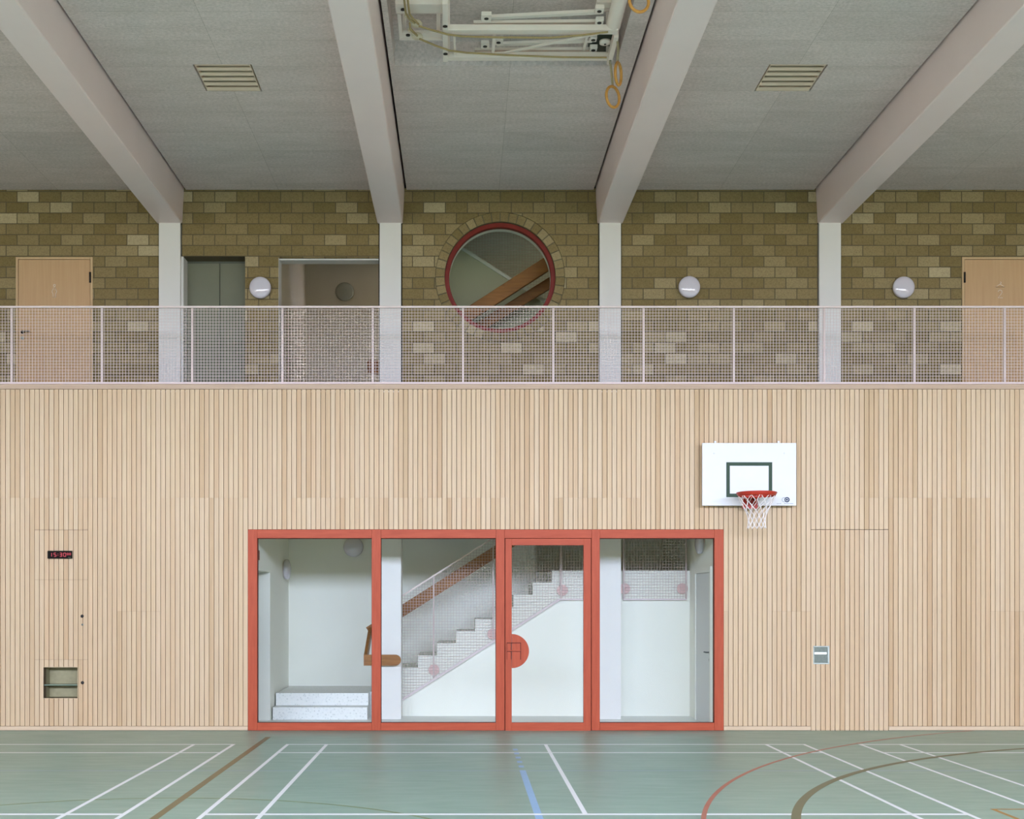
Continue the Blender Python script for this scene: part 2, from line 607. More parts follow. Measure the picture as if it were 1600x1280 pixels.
arc_line('thin green arc at lower left', 'green', -2.44, 7.649, 2.894, 0.032, R(150), R(30), 0.0012)
line_flat('ochre box line running away at lower right', 'ochre', 4.32, 4.36, 6.0, 10.0)
line_flat('ochre box line across at lower right', 'ochre', 4.32, 8.0, 9.96, 10.0, 0.0019)

# beams and columns
BX = [px(c, 17.5) for c in (265.2, 609.6, 953.0, 1297.0)]
CX = [(248.2, 281.6), (593.1, 626.6), (936.9, 970.3), (1280.2, 1314.0)]
DBK = 17.5          # face of the block wall
DCO = 17.46         # face of the columns
BZ = pz(348.9, 17.48)
words4 = ['first', 'second', 'third', 'fourth']
for i, c in enumerate(BX):
    q = MB()
    sec = [(c - 0.183, BZ + 0.012), (c - 0.171, BZ), (c + 0.171, BZ), (c + 0.183, BZ + 0.012), (c + 0.207, CEIL + 0.02), (c + 0.207, 7.95), (c - 0.207, 7.95), (c - 0.207, CEIL + 0.02)]
    q.prism(sec, REAR, Y(17.49))
    q.build('ceiling_beam', M['beam'], kind='structure', cat='beam',
            label=['white ceiling beam running down to the leftmost white column', 'white ceiling beam between left grille and folded basketball frame',
                   'white ceiling beam beside the hanging gymnastics rings', 'white ceiling beam running down to the rightmost white column'][i])
    x0, x1 = px(CX[i][0], DCO), px(CX[i][1], DCO)
    q = MB()
    q.box(x0, x1, Y(DCO), Y(17.9), 0.0 if i in (1, 2) else 4.42, BZ)
    q.build('column', M['white'], kind='structure', cat='column',
            label=['white column left of the lift recess', 'white column between corridor opening and round window',
                   'white column right of the round window', 'white column left of the door with hanger mark'][i])

GRX, GRY, GW, GL = (-2.63, 3.69), Y(13.735), 0.61, 0.69
# ceiling slabs between the beams, with a dark open joint along each beam
half_top = 0.207; gap = 0.028
edges = [XL] + sum([[c - half_top - gap, c + half_top + gap] for c in BX], []) + [XR]
q = MB()
RX0, RX1, RD = -0.738, 1.685, 13.41     # recess for the folded basketball frame
for k in range(0, len(edges), 2):
    a, b = edges[k], edges[k + 1]
    if k == 4:
        q.box(a, RX0, REAR, Y(17.475), CEIL, CEIL + 0.05)
        q.box(RX1, b, REAR, Y(17.475), CEIL, CEIL + 0.05)
        q.box(RX0, RX1, Y(RD), Y(17.475), CEIL, CEIL + 0.05)
        q.box(RX0, RX1, REAR, Y(8.2), CEIL, CEIL + 0.05)
        RT = 7.84
        q.box(RX0 - 0.05, RX1 + 0.05, Y(8.15), Y(RD + 0.05), RT, RT + 0.05)
        q.box(RX0 - 0.05, RX0, Y(8.15), Y(RD + 0.05), CEIL + 0.05, RT)
        q.box(RX1, RX1 + 0.05, Y(8.15), Y(RD + 0.05), CEIL + 0.05, RT)
        q.box(RX0, RX1, Y(RD), Y(RD + 0.05), CEIL + 0.05, RT)
        q.box(RX0, RX1, Y(8.15), Y(8.2), CEIL + 0.05, RT)
    elif k in (2, 6):
        gc = GRX[0] if k == 2 else GRX[1]
        g0_, g1_ = gc - GW / 2 - 0.018, gc + GW / 2 + 0.018
        h0_, h1_ = GRY - GL / 2 - 0.012, GRY + GL / 2 + 0.012
        q.box(a, g0_, REAR, Y(17.475), CEIL, CEIL + 0.05); q.box(g1_, b, REAR, Y(17.475), CEIL, CEIL + 0.05)
        q.box(g0_, g1_, REAR, h0_, CEIL, CEIL + 0.05); q.box(g0_, g1_, h1_, Y(17.475), CEIL, CEIL + 0.05)
    else:
        q.box(a, b, REAR, Y(17.475), CEIL, CEIL + 0.05)
ceil = q.build('ceiling', M['ceiling'], kind='structure', cat='ceiling', label='grey wood wool board ceiling between white beams')
q = MB(); q.box(XL, XR, REAR, Y(20.8), 8.0, 8.1)
q.build('roof_slab', M['dark'], kind='structure')

# hall side walls and the rear window wall (behind the camera)
for nm, a, b in (('wall_left', XL - 0.2, XL), ('wall_right', XR, XR + 0.2)):
    q = MB(); q.box(a, b, REAR - 0.3, Y(20.8), -0.2, 8.1)
    q.build(nm, M['side'], kind='structure')
q = MB()
q.box(XL, XR, REAR - 0.3, REAR, -0.2, WZ0); q.box(XL, XR, REAR - 0.3, REAR, WZ1, 8.1)
q.box(XL, WX0, REAR - 0.3, REAR, WZ0, WZ1); q.box(WX1, XR, REAR - 0.3, REAR, WZ0, WZ1)
wb = q.build('wall_back', M['side'], kind='structure')
q = MB()
n = 10
for k in range(1, n):
    xx = WX0 + (WX1 - WX0) * k / n
    q.box(xx - 0.05, xx + 0.05, REAR - 0.15, REAR - 0.05, WZ0, WZ1)
q.box(WX0, WX1, REAR - 0.15, REAR - 0.05, WZ0, WZ0 + 0.06)
q.build('window_3', M['cap'], kind='structure')

# ------------------------------------------------------------------ front timber wall
S = F / D0
X_RED0, X_RED1 = px(387.5, D0), px(1130.5, D0)
P = (X_RED1 - X_RED0) / 98
GAP = 0.0075; BT = 0.022
Z_BOT, Z_TOP = pz(1135, D0), pz(608.5, D0)
Z_HEAD = pz(827.5, D0)
Z_J1, Z_J2 = pz(778, D0), pz(955.5, D0)


def bx(i):
    return X_RED0 + i * P


def board(q, i, z0, z1, y0=0.0, y1=BT):
    q.box(bx(i) + GAP / 2, bx(i + 1) - GAP / 2, y0, y1, z0, z1)


def split(z0, z1, i):
    """butt joints run in groups of boards at one of two heights"""
    r = random.Random((i // 9) * 13 + 5).random()
    js = []
    if r < 0.45: js = [Z_J1]
    elif r < 0.85: js = [Z_J2]
    else: js = [Z_J1, Z_J2]
    cuts = [z0] + sorted(j for j in js if z0 + 0.05 < j < z1 - 0.05) + [z1]
    return [(cuts[k] + (0.0006 if k else 0), cuts[k + 1] - (0.0006 if k < len(cuts) - 2 else 0)) for k in range(len(cuts) - 1)]


I_CAB0, I_CAB1 = -44, -33
I_DOOR0, I_DOOR1 = 116, 132
Z_CAB = pz(828, D0); Z_C2 = pz(906, D0); Z_C3 = pz(1031, D0)
NX0, NX1, NZ0, NZ1 = px(68, D0), px(121, D0), pz(1091, D0), pz(1043, D0)
q = MB()
i0 = int((XL - X_RED0) / P) + 1; i1 = int((XR - X_RED0) / P) - 1
for i in range(i0, i1):
    if 0 <= i < 98 or I_DOOR0 <= i < I_DOOR1 or I_CAB0 <= i < I_CAB1:
        z0 = (Z_HEAD if not (I_CAB0 <= i < I_CAB1) else Z_CAB) + 0.002
    else:
        z0 = Z_BOT + 0.003
    for a, b in split(z0, Z_TOP, i): board(q, i, a, b)
wf = q.build('wall_front', M['board'], kind='structure', cat='wall', label='pale timber board wall below the gallery railing')
q = MB()
# carcass behind the boards, open at glazing, door, cabinet niche
yb0, yb1 = BT + 0.001, 0.10
q.box(XL, NX0, yb0, yb1, 0, 4.42); q.box(NX1, X_RED0, yb0, yb1, 0, 4.42)
q.box(NX0, NX1, yb0, yb1, 0, NZ0); q.box(NX0, NX1, yb0, yb1, NZ1, 4.42)
q.box(X_RED1, XR, yb0, yb1, 0, 4.42); q.box(X_RED0, X_RED1, yb0, yb1, Z_HEAD, 4.42)
q.build('backing_board', M['board_gap'], wf, label='dark backing between the boards')
q = MB(); q.box(XL, XR, -0.008, 0.14, Z_TOP + 0.004, pz(600.4, D0))
q.build('trim_1', M['cap'], kind='structure', cat='trim', bevel=0.002, label='long pale timber cap under the gallery railing')
for k, (a, b) in enumerate(((XL, X_RED0 - 0.003), (X_RED1 + 0.003, bx(I_DOOR0) - 0.003), (bx(I_DOOR1) + 0.003, XR))):
    q = MB(); q.box(a, b, -0.006, BT, 0.006, Z_BOT - 0.002)
    q.build('baseboard_' + ('left', 'middle', 'right')[k], M['skirting'], kind='structure', cat='baseboard',
            label=('pale timber skirting left of the red glazed screen', 'short pale timber skirting between red screen and flush board door', 'pale timber skirting right of the flush board door')[k])

# flush board door
d2 = empty('door_2', (bx(I_DOOR0), 0, 0)); tag(d2, 'flush pale timber board door with recessed steel pull', 'door', kind='structure')
q = MB()
for i in range(I_DOOR0, I_DOOR1):
    q.box(bx(i) + (GAP / 2) - bx(I_DOOR0), bx(i + 1) - GAP / 2 - bx(I_DOOR0), 0.0, BT, 0.004, Z_HEAD - 0.006)
q.build('door_leaf', M['board'], d2)
hx0, hx1, hz0, hz1 = px(1270.5, D0) - bx(I_DOOR0), px(1296, D0) - bx(I_DOOR0), pz(1038, D0), pz(1009.5, D0)
q = MB()
q.box(hx0, hx1, -0.004, 0.0, hz0, hz0 + 0.018); q.box(hx0, hx1, -0.004, 0.0, hz1 - 0.014, hz1)
q.box(hx0, hx0 + 0.014, -0.004, 0.0, hz0 + 0.018, hz1 - 0.014); q.box(hx1 - 0.022, hx1, -0.004, 0.0, hz0 + 0.018, hz1 - 0.014)
hb = q.build('pull_plate', M['steel'], d2, bevel=0.002, label='square brushed steel pull plate')
q = MB(); q.box(hx0 + 0.014, hx1 - 0.022, -0.002, -0.0005, hz0 + 0.018, hz1 - 0.014)
q.build('pull_recess', plain('dull steel pit', (0.11, 0.125, 0.10), 0.45, 0.15, 40, 0.5, 0.8), hb)
zb = pz(1021, D0)
q = MB(); q.box(hx0 + 0.012, hx1 - 0.04, -0.022, -0.004, zb - 0.016, zb + 0.016)
q.build('pull_bar', plain('bright steel', (0.70, 0.72, 0.69), 0.3, 0.03, 20, 0.5, 0.6), hb, bevel=0.003)

# flush cabinet with clock, knobs and niche
cab = empty('wall_cabinet', (bx(I_CAB0), 0, 0))
tag(cab, 'flush pale timber wall cabinet with small open niche and black knobs', 'cabinet')
ox = bx(I_CAB0)
for nm, a, b in (('upper_panel', Z_C2, Z_CAB), ('cabinet_door', Z_C3, Z_C2), ('lower_panel', Z_BOT, Z_C3)):
    q = MB()
    for i in range(I_CAB0, I_CAB1):
        l, r_ = bx(i) + GAP / 2 - ox, bx(i + 1) - GAP / 2 - ox
        if nm == 'lower_panel':
            n0, n1 = NX0 - ox, NX1 - ox
            if r_ > n0 and l < n1:
                if l < n0: q.box(l, n0, 0, BT, a + 0.004, b - 0.0015)
                if r_ > n1: q.box(n1, r_, 0, BT, a + 0.004, b - 0.0015)
                l2, r2 = max(l, n0), min(r_, n1)
                if r2 - l2 > 0.004:
                    q.box(l2, r2, 0, BT, a + 0.004, NZ0); q.box(l2, r2, 0, BT, NZ1, b - 0.0015)
                continue
        q.box(l, r_, 0, BT, a + 0.0015 if nm != 'lower_panel' else a + 0.004, b - (0.004 if nm == 'upper_panel' else 0.0015))
    q.build(nm, M['board'], cab)
q = MB()
n0, n1 = NX0 - ox, NX1 - ox
q.box(n0 - 0.01, n0, 0.001, 0.24, NZ0 - 0.01, NZ1 + 0.01); q.box(n1, n1 + 0.01, 0.001, 0.24, NZ0 - 0.01, NZ1 + 0.01)
q.box(n0, n1, 0.001, 0.24, NZ0 - 0.01, NZ0); q.box(n0, n1, 0.001, 0.24, NZ1, NZ1 + 0.01); q.box(n0 - 0.01, n1 + 0.01, 0.24, 0.25, NZ0 - 0.01, NZ1 + 0.01)
q.build('niche_box', plain('pale timber niche lining', (0.30, 0.27, 0.15), 0.6, 0.1, 12), cab, label='open square niche')
q = MB(); q.box(n0 + 0.001, n1 - 0.001, 0.02, 0.235, pz(1071.5, D0), pz(1070.5, D0) + 0.004)
q.build('niche_shelf', plain('green glass edge', (0.16, 0.22, 0.16), 0.15, 0.05), cab, label='thin glass shelf')
for (kx, ky) in ((128.5, 963), (129, 1067)):
    q = MB(); q.lathe([(0.0, -0.012), (0.018, -0.012), (0.021, -0.006), (0.021, 0.0)], (px(kx, D0) - ox, 0, pz(ky, D0)), 'y', 20)
    q.build('knob', M['black'], cab, label='round black knob')
q = MB(); q.lathe([(0.0, -0.005), (0.013, -0.005), (0.015, 0.0)], (px(128.7, D0) - ox, 0, pz(976.3, D0)), 'y', 20)
lk = q.build('lock', M['steel'], cab, label='small steel lock')
q = MB(); q.box(px(128.7, D0) - ox - 0.002, px(128.7, D0) - ox + 0.004, -0.0065, -0.004, pz(976.3, D0) - 0.008, pz(976.3, D0) + 0.008)
q.build('keyhole', M['black'], lk)

# digital clock
ck = empty('digital_clock', (px(94.3, D0), 0, pz(867, D0)))
tag(ck, 'black digital clock showing red 15:30 on the timber boards', 'clock')
cw, chh = 38 * D0 / F / 2, 12.2 * D0 / F / 2
q = MB(); q.box(-cw, cw, -0.03, 0.0, -chh, chh)
q.build('case', plain('black clock case', (0.010, 0.008, 0.006), 0.7, 0.06, 6.0, 0.08), ck, bevel=0.003)
SEG = {'0': 'abcdef', '1': 'bc', '3': 'abgcd', '5': 'afgcd'}


def digit(q, ch, x, z, w, h, t):
    y0, y1 = -0.0325, -0.0305
    for s in SEG[ch]:
        if s in 'agd':
            zz = {'a': z + h / 2, 'g': z, 'd': z - h / 2}[s]
            q.box(x - w / 2 + t * .3, x + w / 2 - t * .3, y0, y1, zz - t / 2, zz + t / 2)
        else:
            xx = x + w / 2 if s in 'bc' else x - w / 2
            za, zb_ = (z + t * .2, z + h / 2) if s in 'bf' else (z - h / 2, z - t * .2)
            q.box(xx - t / 2, xx + t / 2, y0, y1, za, zb_)


u = D0 / F
for ch, xx in (('1', 80.2), ('5', 87.2), ('3', 96.2), ('0', 102.3)):
    q = MB(); digit(q, ch, (xx - 94.3) * u, -0.1 * u, 3.4 * u, 5.4 * u, 0.9 * u); q.build('digit', M['led'], ck, label='glowing red digit ' + ch)
q = MB()
for s in (-1.2, 1.2):
    q.box((91.8 - 94.3 - .45) * u, (91.8 - 94.3 + .45) * u, -0.0325, -0.0305, (s - .5) * u, (s + .4) * u)
q.build('colon', M['led'], ck, label='glowing red colon')
for xx in (107.0, 110.6):
    q = MB(); digit(q, '0', (xx - 94.3) * u, 1.0 * u, 2.0 * u, 2.9 * u, 0.75 * u); q.build('small_digit', M['led'], ck, label='small glowing red digit 0')
q = MB(); q.box((107.5 - 94.3) * u, (112 - 94.3) * u, -0.0325, -0.0305, -4.6 * u, -4.0 * u)
q.build('indicator', M['led_green'], ck, label='tiny green light bar')

# ------------------------------------------------------------------ red glazed screen with door
scr = empty('window_1', (0, 0, 0)); tag(scr, 'wide red timber glazed screen in the board wall, three fixed panes', 'glazed screen', kind='structure')
ZT0, ZT1 = pz(841, D0), pz(827.5, D0)
ZB0, ZB1 = 0.004, pz(1129.7, D0)
FY0, FY1 = -0.006, 0.09
posts = [(387.5, 401.8), (581, 595), (775, 788.3), (924.4, 937), (1116.3, 1130.5)]
for (a, b) in posts:
    q = MB(); q.box(px(a, D0), px(b, D0), FY0, FY1, ZB0, ZT1)
    q.build('post', M['red'], scr, bevel=0.0015)
for k in range(4):
    a, b = px(posts[k][1], D0) + 0.0015, px(posts[k + 1][0], D0) - 0.0015
    q = MB(); q.box(a, b, FY0 + 0.001, FY1, ZT0, ZT1 - 0.001)
    q.build('top_rail', M['red_h'], scr, bevel=0.0015)
    if k == 2: continue
    q = MB(); q.box(a, b, FY0 + 0.001, FY1, ZB0, ZB1)
    q.build('bottom_rail', M['red_h'], scr, bevel=0.0015)
    q = MB(); q.box(a, b, 0.045, 0.052, ZB1, ZT0)
    q.build('pane', M['glass'], scr)
    q = MB()
    for z0, z1 in ((ZB1, ZB1 + 0.004), (ZT0 - 0.008, ZT0)): q.box(a, b, 0.03, 0.07, z0, z1)
    for x0, x1 in ((a, a + 0.004), (b - 0.004, b)): q.box(x0, x1, 0.03, 0.07, ZB1 + 0.004, ZT0 - 0.008)
    q.build('glazing_seal', M['red_dark'], scr)

dr = empty('door_1', (px(789.6, D0), 0, 0)); tag(dr, 'red framed glass door in the glazed screen with half round lock plate', 'door', kind='structure')
ox = px(789.6, D0)


def dxp(v):
    return px(v, D0) - ox


ZD0, ZD1 = pz(1143, D0) + 0.006, pz(841, D0) - 0.006
sl, sr = 799.6, 912.0
zr0, zr1 = pz(1129.5, D0), pz(852, D0)
q = MB(); q.box(dxp(789.6), dxp(sl), -0.002, 0.07, ZD0, ZD1); q.build('stile', M['red'], dr, bevel=0.002)
q = MB(); q.box(dxp(sr), dxp(923.3), -0.002, 0.07, ZD0, ZD1); q.build('stile', M['red'], dr, bevel=0.002)
q = MB(); q.box(dxp(sl), dxp(sr), -0.002, 0.07, zr1, ZD1); q.build('rail', M['red_h'], dr, bevel=0.002)
q = MB(); q.box(dxp(sl), dxp(sr), -0.002, 0.07, ZD0, zr0); q.build('rail', M['red_h'], dr, bevel=0.002)
q = MB(); q.box(dxp(sl), dxp(sr), 0.04, 0.047, zr0, zr1); q.build('pane', M['glass'], dr)
q = MB(); q.box(dxp(787.9), dxp(789.9), 0.02, 0.06, 0, ZD1 + 0.008); q.box(dxp(923.0), dxp(924.8), 0.02, 0.06, 0, ZD1 + 0.008); q.box(dxp(788), dxp(924.5), 0.02, 0.06, ZD1 - 0.002, ZD1 + 0.008)
q.build('door_joint', M['red_dark'], dr)
# half disc with recessed pull
cxp, czp, rp = dxp(800.0), pz(1017.6, D0), 26.6 * u
rx0, rx1, rz0, rz1 = dxp(791.6), dxp(814.0), pz(1031, D0), pz(1004.2, D0)
q = MB()
poly = [(cxp + rp * sin(a), czp + rp * cos(a)) for a in [pi * k / 48 for k in range(49)]]
q.prism(poly, -0.004, 0.065)
plate = q.build('lock_plate', M['red'], dr, label='half round red plate')
# outline of the recessed pull, let into the face
q = MB()
g = 0.0085
q.box(rx0, rx1, -0.0052, -0.0035, rz1 - g * 1.3, rz1); q.box(rx0, rx0 + g * .7, -0.0052, -0.0035, rz0, rz1 - g * 1.3)
q.box(rx1 - g, rx1, -0.0052, -0.0035, rz0, rz1 - g * 1.3); q.box(dxp(798.2), dxp(798.2) + g, -0.0052, -0.0035, rz0, rz1 - g * 1.3)
q.build('pull_groove', M['red_dark'], plate, label='dark grooves of the recessed pull')
q = MB(); q.box(rx0 + 0.004, rx1 - 0.006, -0.017, -0.004, pz(1017.6, D0), pz(1015.8, D0))
q.build('pull_bar', M['red'], plate)
q = MB(); q.box(rx0 + 0.004, rx1 - 0.006, -0.0055, -0.0035, pz(1018.6, D0), pz(1017.6, D0))
q.build('pull_groove', M['red_dark'], plate)

# ------------------------------------------------------------------ lobby behind the screen
LX0, LX1 = -2.72, 3.345
DW = 17.93          # face of the stair wall
DL = 19.15          # rear wall of the low landing
DR_ = 20.4          # rear wall of the stairwell
BKB = 17.5 - D0 + 0.27   # back of the block wall
q = MB(); q.box(-4.6, LX1 + 0.2, 0.05, Y(20.6), -0.2, 0.0)
q.build('lobby_floor', M['lobby_floor'], kind='structure')
q = MB()
q.box(LX0 - 0.15, LX0, Y(17.3), Y(DR_), 0, 4.1)
q.box(LX0 - 0.15, LX0, 0.1, Y(17.3), 2.10, 4.1)
q.box(-4.6, LX0 - 0.15, Y(17.3), Y(17.45), 0, 2.10)
q.box(-4.6, LX0 - 0.15, 0.1, Y(17.3), 2.10, 2.2)
q.box(-4.7, -4.6, 0.1, Y(17.45), 0, 2.2)
q.build('wall_lobby_left', M['lobby_white'], kind='structure')
q = MB(); q.box(LX1, LX1 + 0.15, 0.1, Y(20.6), 0, 4.14); q.box(LX1, LX1 + 0.15, BKB, Y(20.6), 4.14, 8.0)
q.build('wall_lobby_right', M['lobby_white'], kind='structure')
q = MB()
q.box(LX0, 1.15, Y(DL), Y(DL + 0.1), 0, 4.1)
q.build('wall_lobby_spine', M['lobby_white'], kind='structure')
q = MB(); q.box(-2.9, LX1, Y(DR_), Y(DR_ + 0.15), 0, 4.14); q.box(-1.0, LX1, Y(DR_), Y(DR_ + 0.15), 4.14, 8.0)
q.build('wall_lobby_back', M['lobby_white'], kind='structure')
q = MB()
q.box(-4.6, LX1, 0.1, Y(17.9), 2.78, 2.83); q.box(LX0, -1.3, Y(17.9), Y(DL), 2.78, 2.83)
q.build('lobby_ceiling', plain('ochre bounce tint', (0.58, 0.47, 0.20), 0.7), kind='structure')  # unseen ceiling, ochre added to warm the light bounced into the lobby

# staircase: two wide steps to a low platform, then the flight to the right with its white side
STAIR_X = [px(v, 17.95) for v in (623.3, 653.1, 682.9, 712.6, 742.4, 772.1, 802.0, 832.2, 862.4)]
rise = 2.136 / 12
st = empty('staircase', (0, Y(DW), 0)); tag(st, 'white staircase rising to the right behind the glazed screen', 'staircase')
poly = [(px(612, DW), 0)]
z = 3 * rise
poly.append((px(612, DW), z))
for k, xx in enumerate(STAIR_X):
    poly.append((xx, z)); z += rise; poly.append((xx, z))
poly += [(LX1 - 0.002, z), (LX1 - 0.002, 0)]
q = MB(); q.prism(poly, 0.0, DL - DW - 0.002)
# landing reaching back
q.box(1.152, LX1 - 0.002, DL - DW, DR_ - DW - 0.002, z - 0.25, z)
q.build('flight', M['lobby_white'], st)
q = MB(); q.box(px(426, 17.38), px(574, 17.38), 17.38 - DW, DL - DW - 0.002, 0.0, rise)
q.build('step', M['step'], st, bevel=0.003, label='lowest wide speckled step')
q = MB(); q.box(px(431, 17.68), px(575.5, 17.68), 17.68 - DW, DL - DW - 0.002, rise, 2 * rise)
q.box(px(575.5, 17.68), px(611, DW), 0.0, DL - DW - 0.002, 0, 2 * rise)
q.build('step', M['step'], st, bevel=0.003, label='second wide speckled step')


# ------------------------------------------------------------------ wire mesh
def clip_range(poly, axis, v):
    """range of the other coordinate where the convex polygon crosses axis = v"""
    hits = []
    n = len(poly)
    for i in range(n):
        a, b = poly[i], poly[(i + 1) % n]
        if (a[axis] - v) * (b[axis] - v) < 0:
            t = (v - a[axis]) / (b[axis] - a[axis])
            hits.append(a[1 - axis] + t * (b[1 - axis] - a[1 - axis]))
    return (min(hits), max(hits)) if len(hits) >= 2 else None


def wire_mesh(q, poly, y, pitch, w, phase=(0, 0)):
    xs = [p[0] for p in poly]; zs = [p[1] for p in poly]
    k = math.ceil((min(xs) - phase[0]) / pitch)
    while phase[0] + k * pitch < max(xs):
        v = phase[0] + k * pitch; r = clip_range(poly, 0, v); k += 1
        if r: q.box(v - w / 2, v + w / 2, y - w / 2, y + w / 2, r[0], r[1])
    k = math.ceil((min(zs) - phase[1]) / pitch)
    while phase[1] + k * pitch < max(zs):
        v = phase[1] + k * pitch; r = clip_range(poly, 1, v); k += 1
        if r: q.box(r[0], r[1], y - 1.5 * w, y - w / 2, v - w / 2, v + w / 2)


# ------------------------------------------------------------------ balustrade on the stair
DM = 17.88
bal = empty('stair_balustrade', (0, Y(DM), 0)); tag(bal, 'pink wire mesh balustrade fixed to the white stair side', 'balustrade')


def bp(x, y):
    return (px(x, DM), pz(y, DM))


top_l, top_r = bp(612, 941.5), bp(877, 773.5)
bot_l, bot_r = bp(612, 1104), bp(874, 937)
q = MB(); wire_mesh(q, [bot_l, bot_r, top_r, top_l], 0, 0.042, 0.0042)
q.build('wire_panel', M['stair_rail'], bal)
q = MB(); wire_mesh(q, [bp(877, 937), bp(951, 937), bp(951, 773), bp(877, 773)], 0, 0.042, 0.0042)
q.build('wire_panel', M['stair_rail'], bal)
q = MB(); wire_mesh(q, [bp(975, 937), bp(1072, 937), bp(1072, 773), bp(975, 773)], 0, 0.042, 0.0042)
q.build('wire_panel', M['stair_rail'], bal)
for (xx, yt, yb) in ((677.6, 900, 1062), (770.5, 841, 1003), (876.5, 773, 937), (974.5, 773, 937), (1072, 773, 937)):
    q = MB(); x_, zt = bp(xx, yt); _, zb = bp(xx, yb)
    q.box(x_ - 0.011, x_ + 0.011, -0.002, 0.012, zb, zt); q.build('post', M['stair_rail'], bal)
q = MB(); q.bar((*[top_l[0]], 0, top_l[1]), (top_r[0], 0, top_r[1]), 0.016, 0.022); q.bar((top_r[0], 0, top_r[1]), (px(1072, DM), 0, pz(773, DM)), 0.016, 0.022)
q.build('top_rail', M['rail'], bal)
pk = plain('grey pink flat bar', (0.62, 0.53, 0.53), 0.5, 0.02)
q = MB(); q.bar((bot_l[0], 0.0, bot_l[1]), (bot_r[0], 0.0, bot_r[1]), 0.016, 0.034); q.bar((bot_r[0], 0, bot_r[1]), (px(951, DM), 0, pz(937, DM)), 0.016, 0.022)
q.bar((px(974, DM), 0, pz(937, DM)), (px(1072.5, DM), 0, pz(937, DM)), 0.016, 0.022)
q.build('bottom_rail', pk, bal)
for (xx, yy) in ((678, 1047), (770, 991), (879, 922.5), (976.5, 920), (1066.5, 920)):
    q = MB(); x_, z_ = bp(xx, yy)
    q.lathe([(0.0, 0.016), (0.080, 0.016), (0.080, 0.028)], (x_, 0, z_), 'y', 32, False)
    q.build('fixing_plate', M['disc'], bal, label='dusty pink round fixing plate')

# wooden handrail of the stair
hr = empty('stair_handrail', (0, Y(17.4), 0)); tag(hr, 'brown timber handrail wrapping the column and climbing the white stair', 'handrail')
DH = 17.37
q = MB()
x0, x1 = px(568.5, DH), px(626.5, DH); z0, z1 = pz(1040.2, DH), pz(1023.2, DH); rr = (z1 - z0) / 2
poly = [(x0, z0)] + [(x1 - rr + rr * sin(a), (z0 + z1) / 2 - rr * cos(a)) for a in [pi * k / 24 for k in range(25)]] + [(x0, z1)]
q.prism(poly, DH - 17.4 - 0.02, DH - 17.4 + 0.022)
q.build('front_rail', M['oak'], hr, label='short level rail with a rounded end')
DS = 18.28
q = MB()
xa = px(568.5, DH) + 0.022
q.bar((xa, DH - 17.4 + 0.022, (z0 + z1) / 2), (xa, DS - 17.4, pz(988, DS)), 0.044, 0.155)
q.build('side_rail', M['oak'], hr)
q = MB()
zA, xA = pz(988, DS), xa - 0.02
sl_ = rise / (STAIR_X[1] - STAIR_X[0])
q.bar((xA, DS - 17.4 + 0.02, zA), (1.35, DS - 17.4 + 0.02, zA + sl_ * (1.35 - xA)), 0.044, 0.165)
q.build('sloping_rail', M['oak'], hr)
q = MB()
q.box(px(600, DH), px(606, DH), DH - 17.4 + 0.02, DCO - 17.4, pz(1033, DH), pz(1030, DH))
q.build('bracket', M['steel'], hr)

# lobby side door
d5 = empty('door_5', (LX1, Y(16.9), 0)); tag(d5, 'light grey door at the right edge behind the glazed screen', 'door', kind='structure')
ya, yb = 16.32 - 16.9, 17.44 - 16.9
q = MB(); q.box(-0.03, 0, ya, ya + 0.07, 0, 2.16); q.box(-0.03, 0, yb - 0.07, yb, 0, 2.16); q.box(-0.03, 0, ya + 0.07, yb - 0.07, 2.08, 2.16)
q.build('door_frame', M['lobby_white'], d5)
q = MB(); q.box(-0.018, 0, ya + 0.072, yb - 0.072, 0.006, 2.073); q.build('door_leaf', M['lobby_door'], d5)
hy = 16.42 - 16.9
q = MB(); q.tube([(-0.018, hy, 1.0), (-0.06, hy, 1.0), (-0.065, hy + 0.01, 1.0), (-0.065, hy + 0.13, 1.0)], 0.010, 8)
q.lathe([(0.025, -0.022), (0.025, -0.018)], (0, hy, 1.0), 'x', 16, False)
q.build('lever_handle', M['dark_steel'], d5)
q = MB(); q.lathe([(0.022, -0.024), (0.022, -0.018)], (0, hy, 0.90), 'x', 16, False); q.build('keyhole_plate', M['dark_steel'], d5)

# ------------------------------------------------------------------ opal wall lamps
def make_lamp(shade):
    o = empty('wall_lamp')
    q = MB(); q.lathe([(0.12, -0.0), (0.12, -0.03), (0.0, -0.03)], (0, 0, 0), 'y', 32)
    q.build('base', M['hoist'], o)
    q = MB()
    prof = [(0.125, -0.012), (0.150, -0.022), (0.157, -0.040), (0.154, -0.062)]
    for k in range(1, 12):
        a = pi / 2 * k / 11
        prof.append((0.154 * cos(a), -0.062 - 0.048 * sin(a)))
    q.lathe(prof, (0, 0, 0), 'y', 40)
    q.build('glass_shade', shade, o)
    return o


lamp0 = make_lamp(M['opal'])


def place_lamp(o, loc, rz, label):
    o.location = loc; o.rotation_euler = (0, 0, rz)
    return tag(o, label, 'wall lamp', 'round opal wall lamps')


